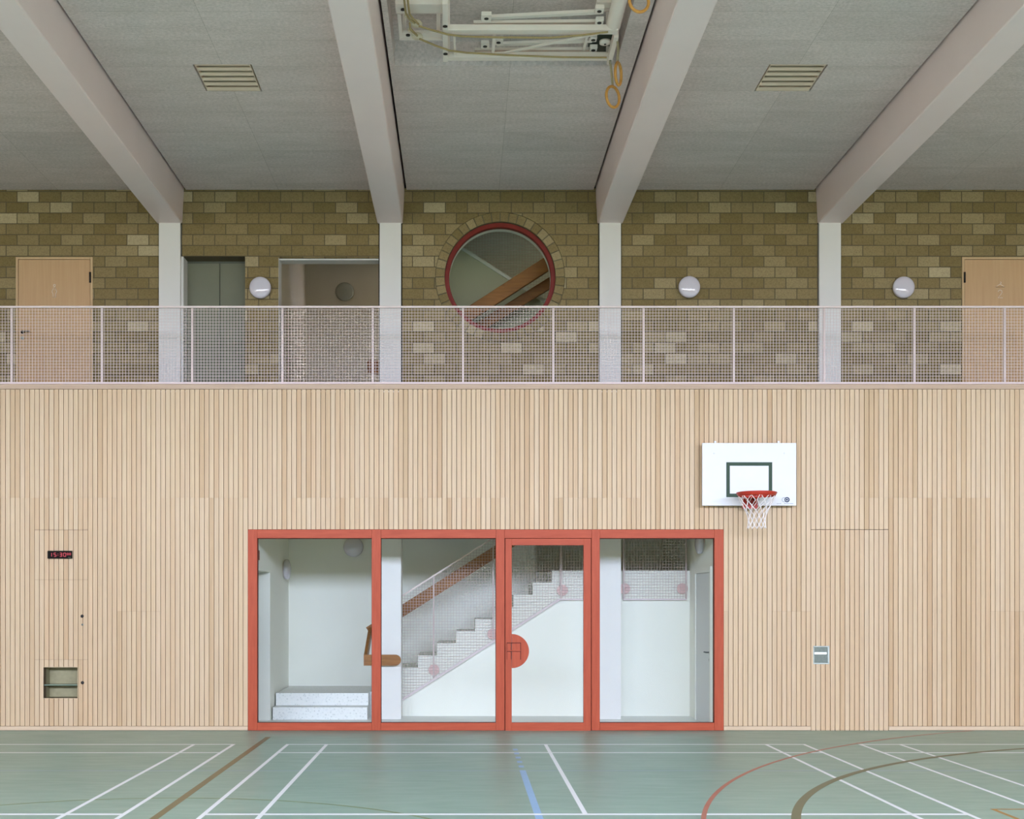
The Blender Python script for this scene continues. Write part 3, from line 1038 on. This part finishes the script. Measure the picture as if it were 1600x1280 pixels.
place_lamp(lamp0, (px(407.5, DBK), Y(DBK), pz(451, DBK)), 0, 'round white wall lamp on the blockwork pier between lift and corridor')
place_lamp(copy_tree(lamp0), (px(1076, DBK), Y(DBK), pz(450, DBK)), 0, 'round white wall lamp on blockwork between the third and fourth columns')
place_lamp(copy_tree(lamp0), (px(1410, DBK), Y(DBK), pz(450.5, DBK)), 0, 'round white wall lamp nearest the door with hanger mark')
place_lamp(copy_tree(lamp0), (px(552.5, DL), Y(DL), pz(855, DL)), 0, 'round wall lamp high on the white wall above the low speckled steps')
place_lamp(copy_tree(lamp0), (LX0, Y(18.62), 2.17), pi / 2, 'wall lamp seen edge on at the left side of the lobby')
place_lamp(copy_tree(lamp0), (LX1, Y(16.95), 2.50), -pi / 2, 'wall lamp seen edge on above the light grey lobby door')
grey = make_lamp(M['lamp_grey'])
place_lamp(grey, (px(539, 20.6), Y(20.6), pz(457, 20.6)), 0, 'round grey wall lamp inside the corridor opening on the gallery')

# small sign at the left edge of the lobby
q = MB(); q.box(LX0, LX0 + 0.016, Y(16.06), Y(16.32), pz(875, 16.2), pz(860, 16.2))
tag(q.build('wall_sign', M['sign'], None), 'small brownish red sign at the top left corner behind the glass', 'sign')

# ------------------------------------------------------------------ gallery
GZ = 4.42
q = MB(); q.box(XL, XR, 0.101, Y(DBK) + 0.25, 4.15, GZ); q.box(-2.64, -1.1, Y(DBK) + 0.25, Y(20.6), 4.15, GZ)
q.build('gallery_floor', M['gallery_floor'], kind='structure')

WT = CEIL + 0.03
BY0, BY1 = Y(DBK), Y(DBK) + 0.27


def gx(v):
    return px(v, DBK)


def gz(v):
    return pz(v, DBK)


q = MB()
cg = 0.016
cols = [(px(a, DCO) - cg, px(b, DCO) + cg) for a, b in CX]
# openings: door left, lift, corridor, round window, door right
dl0, dl1, dr0, dr1, dtop = gx(25), gx(145), gx(1503), gx(1623), gz(402)
li0, li1 = cols[0][1], gx(383); ltop = gz(400.5)
co0, co1 = gx(435), cols[1][0]; ctop = gz(402.5)
q.box(XL, dl0, BY0, BY1, GZ, WT); q.box(dl0, dl1, BY0, BY1, dtop, WT); q.box(dl1, cols[0][0], BY0, BY1, GZ, WT)
q.box(li0, li1, BY0, BY1, ltop, WT); q.box(li1, co0, BY0, BY1, GZ, WT); q.box(co0, co1, BY0, BY1, ctop, WT)
rcx, rcz, rr_ = gx(781.5), gz(433), 101.5 * DBK / F
rm = rr_ + 0.05
q.box(cols[1][1], rcx - rm, BY0, BY1, GZ, WT); q.box(rcx + rm, cols[2][0], BY0, BY1, GZ, WT)
q.box(rcx - rm, rcx + rm, BY0, BY1, GZ, rcz - rm); q.box(rcx - rm, rcx + rm, BY0, BY1, rcz + rm, WT)
q.holed(rcx - rm, rcx + rm, rcz - rm, rcz + rm, rcx, rcz, rr_, BY0, BY1)
q.box(cols[2][1], cols[3][0], BY0, BY1, GZ, WT)
q.box(cols[3][1], dr0, BY0, BY1, GZ, WT); q.box(dr0, dr1, BY0, BY1, dtop, WT); q.box(dr1, XR, BY0, BY1, GZ, WT)
wg = q.build('wall_gallery', M['brick'], kind='structure', cat='wall', label='olive brown blockwork wall behind the gallery railing')
q = MB()
for a, b in cols:
    q.box(a - 0.005, b + 0.005, BY0 + 0.05, BY1, GZ, WT)
q.box(XL, XR, BY0 + 0.03, BY1, WT, 8.0)
q.build('dark_joint', M['dark'], wg, label='dark joint beside the columns')

# round window: ring of radial stones, red frame, pane
w2 = empty('window_2', (rcx, BY0, rcz)); tag(w2, 'round dark red framed window in the blockwork', 'round window', kind='structure')
ri = 87.0 * DBK / F
q = MB(); N = 44
for k in range(N):
    a0 = 2 * pi * (k + 0.06) / N; a1 = 2 * pi * (k + 0.94) / N
    vs = []
    for y_ in (-0.002, 0.26):
        for rad in (ri, rr_ - 0.008):
            for a in (a0, (a0 + a1) / 2, a1):
                vs.append((rad * cos(a), y_, rad * sin(a)))
    q.add(vs, [(0, 1, 4, 3), (1, 2, 5, 4), (6, 9, 10, 7), (7, 10, 11, 8), (0, 6, 7, 1), (1, 7, 8, 2), (3, 4, 10, 9), (4, 5, 11, 10), (0, 3, 9, 6), (2, 8, 11, 5)])
q.build('stone_surround', M['voussoir'], w2, label='ring of radial blocks')
q = MB(); q.lathe([(ri - 0.002, 0.012), (rr_ - 0.001, 0.012), (rr_ - 0.001, 0.25), (ri - 0.002, 0.25), (ri - 0.002, 0.012)], (0, 0, 0), 'y', 96, False)
q.build('mortar_ring', M['mortar'], w2)
fo, fi = ri - 0.003, ri - 0.066
q = MB(); q.lathe([(fo, 0.06), (fi + 0.006, 0.06), (fi, 0.066), (fi, 0.15), (fo, 0.15), (fo, 0.06)], (0, 0, 0), 'y', 96, False)
q.build('window_frame', M['red_round'], w2)
q = MB(); q.lathe([(fi, 0.150), (fi + 0.03, 0.150), (fi + 0.03, 0.27), (fi, 0.27), (fi, 0.15)], (0, 0, 0), 'y', 96, False)
q.build('reveal_ring', M['lobby_white'], w2, label='pale reveal inside the frame')
q = MB(); q.lathe([(0.0, 0.10), (fi + 0.002, 0.10), (fi + 0.002, 0.106), (0.0, 0.106)], (0, 0, 0), 'y', 96, False)
q.build('pane', M['glass'], w2)

# gallery doors
def gallery_door(name, x0, x1, hinge_right, label):
    o = empty(name, (x0, BY0, GZ)); tag(o, label, 'door', kind='structure')
    w = x1 - x0; h = dtop - GZ; t = 0.032
    q = MB(); q.box(0, t, -0.012, 0.08, 0, h); q.box(w - t, w, -0.012, 0.08, 0, h); q.box(t, w - t, -0.012, 0.08, h - t, h)
    q.build('door_frame', M['door_frame'], o, bevel=0.003)
    q = MB(); q.box(t + 0.005, w - t - 0.005, -0.006, 0.04, 0.008, h - t - 0.006)
    q.build('door_leaf', M['door'], o, bevel=0.002)
    q = MB(); q.box(t, w - t, 0.045, 0.07, 0, h - t); q.build('door_joint', M['red_dark'], o)
    hx = w - t if hinge_right else t
    for hz in (gz(434) - GZ, 0.10):
        q = MB(); q.lathe([(0.0, -0.075), (0.014, -0.075), (0.014, 0.075), (0.0, 0.075)], (hx, -0.02, hz), 'z', 12)
        q.build('hinge', M['black'], o, label='black hinge')
    sgn = -1 if hinge_right else 1
    lx = (gx(35.5) if hinge_right else gx(1612)) - x0
    zl = gz(519) - GZ
    q = MB(); q.lathe([(0.026, -0.012), (0.026, -0.006)], (lx, 0, zl), 'y', 16, False)
    q.tube([(lx, -0.008, zl), (lx, -0.055, zl), (lx - sgn * 0.012, -0.062, zl), (lx - sgn * 0.125, -0.062, zl)], 0.011, 8)
    q.build('lever_handle', M['black'], o, label='black lever handle')
    q = MB(); q.lathe([(0.026, -0.012), (0.026, -0.006)], (lx, 0, zl - 0.085), 'y', 20, False); q.build('lock_plate', M['steel'], o, label='round steel lock plate')
    return o


d3 = gallery_door('door_3', dl0, dl1, True, 'pale beech gallery door with white person outline mark')
d4 = gallery_door('door_4', dr0, dr1, False, 'pale beech gallery door with hanger mark and number 2')


def stroke(q, pts, t=0.008, closed=False):
    q.tube([(a, -0.0068, b) for a, b in pts], t / 2, 6, closed)


U = DBK / F
q = MB()
def o3(x, y): return (gx(x) - dl0, gz(y) - GZ)
stroke(q, [o3(85.3 + 1.5 * sin(a), 446.3 - 1.8 * cos(a)) for a in [2 * pi * k / 16 for k in range(16)]], 0.007, True)
stroke(q, [o3(*p) for p in ((84.2, 449.5), (81.4, 456), (83.2, 459.5), (83.2, 465), (87.2, 465), (87.2, 459.5), (88.8, 456), (86.3, 449.5))], 0.007, True)
q.build('person_mark', M['white_mark'], d3, label='white outline figure')
q = MB()
def o4(x, y): return (gx(x) - dr0, gz(y) - GZ)
stroke(q, [o4(*p) for p in ((1562.5, 440.8), (1564.3, 441.6), (1563.6, 443.2), (1562.6, 444), (1569, 448.8), (1555.4, 448.8), (1562.4, 444))], 0.007)
stroke(q, [o4(*p) for p in ((1559.2, 456.3), (1560, 454.3), (1562.3, 453.3), (1564.8, 454.4), (1565.4, 456.8), (1564, 459.6), (1559, 465.6), (1566.3, 465.6))], 0.007)
q.build('hanger_mark', M['white_mark'], d4, label='pale hanger outline above the figure 2')

# lift recess and lift door
lw = empty('door_6', (0, Y(17.77), GZ)); tag(lw, 'grey green two leaf lift door in the blockwork recess', 'lift door', kind='structure')
DLF = 17.77
lt = pz(412, DLF) - GZ
xl0, xm, xl1 = px(288, DLF), px(343.6, DLF), px(392, DLF)
q = MB(); q.box(xl0, xm - 0.006, 0, 0.04, 0.005, lt); q.build('door_leaf', M['lift'], lw)
q = MB(); q.box(xm + 0.006, xl1, 0, 0.04, 0.005, lt); q.build('door_leaf', M['lift'], lw)
q = MB(); q.box(xl0, xl1, -0.002, 0.05, lt, lt + 0.30); q.box(xm - 0.006, xm + 0.006, 0.02, 0.05, 0, lt); q.build('lintel_panel', M['lift_frame'], lw)
q = MB(); q.box(px(281.7, 17.5) - 0.12, px(290.2, DLF) + 0.025, BY0 + 0.012, Y(DLF) + 0.05, GZ, ltop)
q.build('wall_lift_reveal', M['white'], kind='structure')

# corridor opening
q = MB()
DK = 20.6
xw = co0
q.box(xw - 0.2, xw, BY1, Y(DK), GZ, 7.9)
q.box(xw - 0.2, -1.0, Y(DK), Y(DK) + 0.1, GZ, 7.9)
q.build('wall_corridor', plain('taupe plaster', (0.52, 0.45, 0.34), 0.45, 0.03, 1.5), kind='structure')
q = MB(); q.box(xw, xw + 0.004, BY0 + 0.01, BY1, GZ, ctop)
q.build('trim_2', M['white'], kind='structure')
q = MB(); q.box(xw, co1 + 0.01, BY1, BY1 + 0.10, pz(403.5, 17.77), 7.9)
q.box(co0, co1, BY0 + 0.06, BY1, ctop - 0.02, ctop)
q.build('corridor_lintel', M['white'], kind='structure')
# end of a timber rail at the corridor's right side
ch = MB()
DHX = 19.2
ch.prism([(px(575, DHX), pz(583, DHX)), (px(620, DHX), pz(588, DHX)), (px(620, DHX), pz(566, DHX)), (px(577, DHX), pz(562, DHX)), (px(573, DHX), pz(566, DHX))], Y(DHX), Y(DHX) + 0.05)
ch.build('corridor_handrail', M['oak'], None, label='brown timber handrail end in the corridor beside the column', cat='handrail')

# stairwell seen through the round window
UP = 19.15
q = MB()
def up(x, y, d=UP): return (px(x, d), pz(y, d))
a, b = up(640, 338), up(900, 505)
q.prism([a, b, (b[0], GZ - 0.3), (a[0], GZ - 0.3)], Y(UP), Y(UP) + 0.12)
q.box(-1.15, -1.05, Y(17.8), Y(DR_), GZ - 0.3, 8.0)
q.box(-1.1, 1.15, Y(17.8), Y(DL), 4.12, 4.2)
q.build('wall_stairwell', plain('pale olive plaster', (0.58, 0.57, 0.40), 0.6, 0.03, 1.5), kind='structure')
q = MB(); q.bar((a[0], Y(UP) + 0.05, a[1] + 0.02), (b[0], Y(UP) + 0.05, b[1] + 0.02), 0.16, 0.05)
q.build('trim_3', M['lobby_white'], kind='structure')
ub = empty('upper_balustrade', (0, Y(UP + 0.05), 0)); tag(ub, 'wire mesh on the sloping white parapet seen through the round window', 'balustrade')
q = MB(); wire_mesh(q, [(a[0], a[1] + 0.05), (b[0], b[1] + 0.05), (b[0], b[1] + 1.0), (a[0], a[1] + 1.0)], 0, 0.045, 0.005); q.build('wire_panel', M['rail'], ub)
q = MB(); q.bar((a[0], 0, a[1] + 1.0), (b[0], 0, b[1] + 1.0), 0.02, 0.03); q.build('top_rail', M['rail'], ub)
for (nm, d_, p0, p1, h, lb) in (('upper_handrail', 18.3, (690, 519), (900, 383.5), 0.20, 'upper brown timber handrail crossing the round window'),
                                ('lower_handrail', 18.75, (710, 536), (900, 417), 0.155, 'lower brown timber handrail crossing the round window')):
    q = MB(); A = up(*p0, d_); B = up(*p1, d_)
    q.bar((A[0], Y(d_), A[1]), (B[0], Y(d_), B[1]), 0.09, h)
    tag(q.build(nm, M['oak'], None, bevel=0.01), lb, 'handrail')

# ------------------------------------------------------------------ gallery railing
DRL = 16.02
rl = empty('gallery_railing', (0, Y(DRL), 0)); tag(rl, 'long pinkish white wire mesh railing on top of the timber wall', 'railing')
zt = pz(479.8, DRL); zb = pz(598.8, DRL)
pitch_post = 141.2 * DRL / F
xp0 = px(17.5, DRL)
pxs = [xp0 + k * pitch_post for k in range(-1, 13)]
for k, xx in enumerate(pxs):
    q = MB(); q.box(xx - 0.014, xx + 0.014, 0.008, 0.03, pz(600.4, D0) - 0.02 + 0.0, zt)
    q.build('post', M['rail'], rl)
    if k + 1 < len(pxs):
        x1 = pxs[k + 1]
        q = MB(); wire_mesh(q, [(xx, zb), (x1, zb), (x1, zt), (xx, zt)], 0, pitch_post / 30, 0.0040, (xx + 0.0001, zb + 0.012))
        q.build('wire_panel', M['rail'], rl)
q = MB(); q.box(pxs[0] - 0.02, pxs[-1] + 0.02, -0.012, 0.02, zt - 0.013, zt + 0.013); q.build('top_rail', M['rail'], rl, bevel=0.003)
q = MB(); q.box(pxs[0] - 0.02, pxs[-1] + 0.02, -0.008, 0.008, zb - 0.011, zb + 0.011); q.build('bottom_rail', M['rail'], rl)

# ------------------------------------------------------------------ basketball hoop on the wall
hp = empty('basketball_hoop', (px(1170.5, 15.8), 0, 3.33)); tag(hp, 'wall mounted white basketball backboard with red hoop and white net', 'basketball hoop')
DF = 15.79
hx = px(1170.5, 15.8)
def hb_(x, y, d=DF): return (px(x, d) - hx, pz(y, d) - 3.33)
x0, z1 = hb_(1097.3, 692.3); x1, z0 = hb_(1244.3, 790.2)
yf = Y(DF)
q = MB(); q.box(x0, x1, yf, yf + 0.03, z0, z1)
bb = q.build('backboard', M['backboard'], hp, bevel=0.004)
tx0, tz1 = hb_(1134.8, 722.4); tx1, tz0 = hb_(1206.6, 777)
t = 0.046
q = MB()
q.box(tx0, tx1, yf - 0.002, yf, tz1 - t, tz1); q.box(tx0, tx1, yf - 0.002, yf, tz0, tz0 + t)
q.box(tx0, tx0 + t, yf - 0.002, yf, tz0 + t, tz1 - t); q.box(tx1 - t, tx1, yf - 0.002, yf, tz0 + t, tz1 - t)
q.build('target_square', M['target'], bb, label='dark green rectangle')
q = MB(); lx, lz = hb_(1229.7, 781)
q.lathe([(0.0, -0.0025), (0.034, -0.0025), (0.034, 0.0)], (lx, yf, lz), 'y', 28, False)
q.build('logo', M['navy'], bb, label='navy and grey round maker mark')
q = MB(); lx2, lz2 = hb_(1225.2, 781)
q.lathe([(0.024, -0.0022), (0.032, -0.0022), (0.032, -0.0005), (0.024, -0.0005), (0.024, -0.0022)], (lx2, yf, lz2), 'y', 28, False)
stroke_pts = [(lx2 - 0.004, lz2), (lx2 + 0.012, lz2)]
q.build('logo', M['grey_print'], bb)
q = MB()
q.lathe([(0.014, -0.0032), (0.019, -0.0032), (0.019, -0.0026), (0.014, -0.0026), (0.014, -0.0032)], (lx - 0.002, yf, lz), 'y', 24, False)
q.build('logo', M['backboard'], bb)
q = MB()
for (a_, b_) in ((1213.5, 1217), (1217.6, 1220.5), (1225, 1228), (1228.6, 1233), (1233.6, 1239.5)):
    p0 = hb_(a_, 787.6); p1 = hb_(b_, 786.7)
    q.box(p0[0], p1[0], yf - 0.002, yf, p0[1], p1[1])
q.build('small_print', M['grey_print'], bb, label='line of tiny grey print', kind='stuff')
for xx in (1118.3, 1217.6):
    q = MB(); a_, zz = hb_(xx, 692.3)
    q.box(a_ - 0.013, a_ + 0.013, yf + 0.03, yf + 0.04, zz - 0.1, zz + 0.03); q.box(a_ - 0.013, a_ + 0.013, yf + 0.03, 0.0, zz - 0.06, zz - 0.04)
    q.build('hanger_bracket', M['backboard'], hp)
    q = MB(); q.box(a_ - 0.02, a_ + 0.02, yf + 0.03, 0.0, z0 + 0.08, z0 + 0.12); q.build('standoff', M['backboard'], hp)
for xx in (1115.5, 1225.5):
    q = MB(); a_, zz = hb_(xx, 708.5); q.lathe([(0.0, -0.004), (0.008, -0.003), (0.01, 0.0)], (a_, yf, zz), 'y', 12); q.build('screw', M['backboard'], bb)
DC = DF - 0.37
rcx_, rz = px(1182.3, DC) - hx, pz(770.5, DC) - 3.33
yc = Y(DC); RR = 0.243
q = MB()
q.tube([(rcx_ + RR * cos(a), yc + RR * sin(a), rz) for a in [2 * pi * k / 48 for k in range(48)]], 0.011, 8, True)
q.lathe([(RR + 0.006, 0.004), (RR + 0.008, -0.004), (RR - 0.012, -0.042), (RR - 0.018, -0.042), (RR - 0.008, -0.004), (RR + 0.006, 0.004)], (rcx_, yc, rz), 'z', 48)
rim = q.build('rim', M['rim'], hp, label='red steel hoop')
q = MB()
q.prism([(yf, rz + 0.012), (yc + RR - 0.03, rz + 0.0), (yc + RR - 0.03, rz - 0.03), (yf - 0.02, rz - 0.15), (yf, rz - 0.15)], rcx_ - 0.055, rcx_ - 0.045, 'yz')
q.prism([(yf, rz + 0.012), (yc + RR - 0.03, rz + 0.0), (yc + RR - 0.03, rz - 0.03), (yf - 0.02, rz - 0.15), (yf, rz - 0.15)], rcx_ + 0.045, rcx_ + 0.055, 'yz')
q.box(rcx_ - 0.1, rcx_ + 0.1, yf - 0.006, yf, rz - 0.17, rz + 0.03)
q.box(rcx_ - 0.055, rcx_ + 0.055, yc + RR - 0.05, yf, rz - 0.006, rz + 0.006)
q.build('rim_bracket', M['rim'], hp)
q = MB()
NS = 12
rows = [(0.232, -0.03), (0.205, -0.10), (0.172, -0.165), (0.140, -0.225), (0.118, -0.285), (0.108, -0.345), (0.112, -0.405), (0.118, -0.445)]
for k in range(NS):
    for sgn in (1, -1):
        pts = []
        for j, (r_, z_) in enumerate(rows):
            sh = 0.5 * (j % 2) * sgn
            a = 2 * pi * (k + sh) / NS + random.uniform(-0.05, 0.05)
            pts.append((rcx_ + r_ * cos(a), yc + r_ * sin(a), rz + z_))
        q.tube(pts, 0.0042, 5)
q.build('net', M['net'], hp, label='white cord net')

# ------------------------------------------------------------------ ceiling grilles
def make_grille():
    o = empty('ceiling_grille')
    w, l = GW, GL
    q = MB()
    q.box(-w / 2 - 0.03, w / 2 + 0.03, -l / 2 - 0.03, l / 2 + 0.03, 0.12, 0.13)
    q.box(-w / 2 - 0.03, -w / 2 - 0.022, -l / 2 - 0.03, l / 2 + 0.03, 0.052, 0.12); q.box(w / 2 + 0.022, w / 2 + 0.03, -l / 2 - 0.03, l / 2 + 0.03, 0.052, 0.12)
    q.box(-w / 2 - 0.03, w / 2 + 0.03, -l / 2 - 0.03, -l / 2 - 0.018, 0.052, 0.12); q.box(-w / 2 - 0.03, w / 2 + 0.03, l / 2 + 0.018, l / 2 + 0.03, 0.052, 0.12)
    q.build('duct_box', plain('dull duct lining', (0.56, 0.46, 0.34), 0.7), o, label='dull duct behind the slats')
    q = MB()
    q.box(-w / 2, w / 2, -l / 2, -l / 2 + 0.02, 0.0, 0.05); q.box(-w / 2, w / 2, l / 2 - 0.02, l / 2, 0.0, 0.05)
    q.box(-w / 2, -w / 2 + 0.008, -l / 2, l / 2, 0.004, 0.05); q.box(w / 2 - 0.008, w / 2, -l / 2, l / 2, 0.004, 0.05)
    q.build('frame', M['slat'], o)
    n = 5; p = (l - 0.04) / n
    for k in range(n):
        y0 = -l / 2 + 0.02 + k * p
        # curved blade: flat lip towards the wall, hollow rising towards the hall
        prof = [(y0 + p * 0.99, 0.000), (y0 + p * 0.86, 0.000), (y0 + p * 0.80, 0.004), (y0 + p * 0.70, 0.005), (y0 + p * 0.60, 0.006), (y0 + p * 0.52, 0.008)]
        prof += [(a_, b_ + 0.004) for a_, b_ in reversed(prof)]
        q = MB()
        for i in range(5):
            j = 11 - i
            q.prism([prof[i], prof[i + 1], prof[j - 1], prof[j]], -w / 2 + 0.009, w / 2 - 0.009, 'yz')
        q.build('slat', M['slat'], o)
    return o


g0 = make_grille(); g0.location = (GRX[0], GRY, CEIL)
tag(g0, 'cream slatted ceiling grille nearer the left door side', 'ceiling grille', 'slatted ceiling grilles')
g0['label'] = 'cream slatted ceiling grille between the first and second beams'
g1 = copy_tree(g0); g1.location = (GRX[1], GRY, CEIL)
g1['label'] = 'cream slatted ceiling grille between the third and fourth beams'

# ------------------------------------------------------------------ folded basketball frame under the ceiling
hf = empty('folded_basketball_frame', (0, 0, 0)); tag(hf, 'white steel basketball frame folded up into the ceiling recess', 'basketball frame')
ZP = 7.52


def hp_(x, y, z=ZP):
    d = (z - CZ) * F / (936 - y)
    return Vector((px(x, d), Y(d), z))


def hbar(q, a, b, w, h, z=ZP):
    q.bar(hp_(*a, z), hp_(*b, z), w, h)


q = MB(); hbar(q, (693, 46), (965, 46), 0.10, 0.06); q.build('cross_tube', M['hoist'], hf, bevel=0.004)
q = MB(); hbar(q, (693, 88), (956, 88), 0.09, 0.06); q.build('cross_tube', M['hoist'], hf, bevel=0.004)
q = MB(); hbar(q, (695.5, 1), (696, 92), 0.055, 0.07); q.build('side_tube', M['hoist'], hf, bevel=0.004)
q = MB(); hbar(q, (963, 52), (951.5, 95), 0.05, 0.09); q.build('end_plate', M['hoist'], hf, bevel=0.004)
for (a_, b_, w_, z_) in (((709.5, 50), (711, 84), 0.022, ZP), ((772.5, 50), (770, 84), 0.03, ZP), ((917, 56), (912, 78), 0.025, 7.58)):
    q = MB(); hbar(q, a_, b_, w_, 0.03, z_); q.build('tie_bar', M['hoist'], hf)
q = MB(); hbar(q, (785, 83.5), (945, 50), 0.035, 0.012, 7.50); q.build('diagonal_bar', M['hoist'], hf)
# left mounting frame
q = MB(); hbar(q, (618, 11), (691, 11), 0.21, 0.03, 7.62); hbar(q, (618, 3.2), (691, 3.2), 0.02, 0.05, 7.60)
q.build('mounting_channel', M['hoist'], hf, bevel=0.003)
q = MB(); hbar(q, (624, 54), (691, 54), 0.13, 0.03, 7.62); hbar(q, (624, 59), (691, 59), 0.015, 0.05, 7.60); q.build('mounting_channel', M['hoist'], hf, bevel=0.003)
q = MB(); hbar(q, (623.5, 19), (627, 58), 0.035, 0.04, 7.62); q.build('mounting_post', M['hoist'], hf)
# folding arms
q = MB(); hbar(q, (756, 27.5), (940, 18), 0.055, 0.03, 7.62); q.build('folding_arm', M['hoist'], hf)
q = MB(); hbar(q, (740, 36.5), (940, 34.5), 0.07, 0.03, 7.60); q.build('folding_arm', M['hoist'], hf)
q = MB(); hbar(q, (776, 69), (925, 63), 0.05, 0.03, 7.62); q.build('folding_arm', M['hoist'], hf)
q = MB(); hbar(q, (742, 78.5), (925, 77.5), 0.06, 0.03, 7.60); q.build('folding_arm', M['hoist'], hf)
for (xx, yy, s, z_) in ((760, 27.5, 0.14, 7.56), (936.5, 16, 0.12, 7.56), (936.5, 34, 0.11, 7.56), (779, 65, 0.13, 7.56), (758, 71, 0.12, 7.57), (927, 61, 0.10, 7.57), (927, 77, 0.11, 7.57)):
    p = hp_(xx, yy, z_)
    q = MB(); q.box(p.x - s * .36, p.x + s * .36, p.y - s / 2, p.y + s / 2, z_ - 0.01, z_ + 0.03)
    jp = q.build('pivot_plate', M['hoist'], hf, bevel=0.003)
    q = MB(); q.lathe([(0.0, -0.016), (0.022, -0.016), (0.022, -0.008)], (p.x, p.y, z_), 'z', 16, False); q.build('bolt', M['black'], jp, label='dark bolt')
for (xx, yy) in ((695.5, 41), (696, 84)):
    p = hp_(xx, yy, ZP - 0.036)
    q = MB(); q.lathe([(0.0, -0.006), (0.024, -0.006), (0.024, 0.002)], p, 'z', 16, False); q.build('bolt', M['black'], hf, label='dark bolt')
for (xx, yy) in ((629.5, 15), (637.5, 55)):
    p = hp_(xx, yy, 7.60)
    q = MB(); q.lathe([(0.0, -0.006), (0.022, -0.006), (0.022, 0.006)], p, 'z', 16, False); q.build('bolt', M['black'], hf, label='dark bolt')
# thick round tube at right
q = MB(); q.tube([hp_(972, -14, 7.62), hp_(958, 40, 7.56)], 0.075, 20); q.build('round_tube', M['hoist'], hf)
q = MB(); hbar(q, (932, 5), (962, 5), 0.11, 0.04, 7.68); hbar(q, (936, 14), (962, 14), 0.03, 0.04, 7.68); q.build('tube_clamp', M['hoist'], hf)
q = MB(); p = hp_(945.5, 66, 7.56); q.lathe([(0.0, -0.02), (0.03, -0.02), (0.06, -0.012), (0.06, 0.012), (0.0, 0.012)], p, 'z', 24); pl = q.build('pulley', M['hoist'], hf)
q = MB(); q.lathe([(0.0, -0.006), (0.012, -0.006), (0.012, 0.0)], p + Vector((0, 0, -0.02)), 'z', 12, False); q.build('bolt', M['black'], pl)
# winding block at the right end
q = MB(); c_ = hp_(935, 68, 7.66); q.box(c_.x - 0.10, c_.x + 0.14, c_.y - 0.16, c_.y + 0.12, 7.62, 7.72); q.build('winch_block', plain('dark grey green housing', (0.05, 0.06, 0.045), 0.6), hf, label='dark winch housing')
# rope blocks at left
for (a_, b_, s) in (((633, 24), (655, 41), 0.045), ((638, 46), (656, 60), 0.04)):
    q = MB()
    A = hp_(*a_, 7.54); B = hp_(*b_, 7.54)
    q.bar(A, A.lerp(B, 0.65), 0.02, 0.025)
    C_ = A.lerp(B, 0.75)
    q.lathe([(0.0, -0.02), (s * 1.2, -0.02), (s * 1.5, 0.0), (s * 1.2, 0.02), (0.0, 0.02)], C_, 'z', 20)
    q.bar(A.lerp(B, 0.5), B, s * 1.7, 0.03)
    q.build('rope_block', plain('ivory pulley block', (0.66, 0.58, 0.44), 0.5, 0.05), hf, label='ivory pulley block')
ropes = [[(631, -6), (632.5, 8), (634, 20), (640, 30), (648, 36)], [(637, -6), (638, 8), (640, 22), (646, 30), (654, 38)],
         [(655, 41), (675, 47), (700, 54), (722, 57), (780, 58.5), (860, 59), (910, 55), (950, 50)],
         [(656, 61), (680, 71), (702, 79), (730, 82.5), (800, 86.5), (880, 89.5), (948, 90)],
         [(640, 36), (641, 44), (645, 49), (652, 56)]]
for pts in ropes:
    q = MB(); q.tube([hp_(*p, 7.455 if len(pts) > 6 else 7.50) for p in pts], 0.0105, 8)
    q.build('rope', M['rope'], hf, label='tan rope')
# hangers up to the recess roof
for (xx, yy) in ((700, 46), (950, 46), (700, 88), (950, 88)):
    q = MB(); p = hp_(xx, yy); q.box(p.x - 0.02, p.x + 0.02, p.y - 0.02, p.y + 0.02, ZP, 7.84); q.build('hanger', M['hoist'], hf)
for (xx, yy) in ((630, 11), (685, 11), (632, 54), (685, 54)):
    q = MB(); p = hp_(xx, yy, 7.62); q.box(p.x - 0.02, p.x + 0.02, p.y - 0.02, p.y + 0.02, 7.62, 7.84); q.build('hanger', M['hoist'], hf)

# ------------------------------------------------------------------ gymnastics rings
def make_ring(name_label, d, cx, cy, w, h, tube_r, R_, strap_pts):
    """a ring of real size hanging on its webbing, turned so much that it reads w px wide"""
    c = Vector((px(cx, d), Y(d), pz(cy, d)))
    o = empty('gymnastics_ring', c); tag(o, name_label, 'gymnastics ring', 'wooden gymnastics rings')
    turn = math.acos(min(1, w / h))
    tilt = R(8)
    q = MB()
    pts = []
    for k in range(48):
        a = 2 * pi * k / 48
        lx, lz = R_ * cos(a), R_ * sin(a)
        pts.append((lx * cos(turn) + lz * sin(tilt) * 0.4, lx * sin(turn), lz))
    q.tube(pts, tube_r, 10, True)
    q.build('ring', M['ring'], o)
    q = MB()
    P_ = [Vector((px(x_, d), Y(d), pz(y_, d))) - c for x_, y_ in strap_pts]
    for i_ in range(len(P_) - 1):
        for s in (-0.018, 0.018):
            q.bar(P_[i_] + Vector((s * 0.5, s, 0)), P_[i_ + 1] + Vector((s * 0.5, s, 0)), 0.012, 0.006, (0, 1, 0))
    q.build('strap', M['strap'], o)
    q = MB(); q.lathe([(0.0, -0.03), (0.014, -0.025), (0.014, 0.025), (0.0, 0.03)], P_[-1], 'z', 12); q.build('buckle', M['steel'], o)
    return o


make_ring('lowest wooden gymnastics ring, seen almost face on', 13.05, 957.5, 151.5, 26, 36, 0.0155, 0.1075, [(957.5, 136), (956, 118), (953.5, 96)])
make_ring('wooden gymnastics ring hanging edge on just above the lowest ring', 12.62, 966, 115.5, 15, 38, 0.0155, 0.1085, [(965, 98), (966, 78), (964, 54.5)])
make_ring('wooden gymnastics ring cut off at the top of the picture', 11.0, 998.5, 2, 36, 38, 0.0145, 0.095, [(998, -16), (998, -80), (998, -125)])
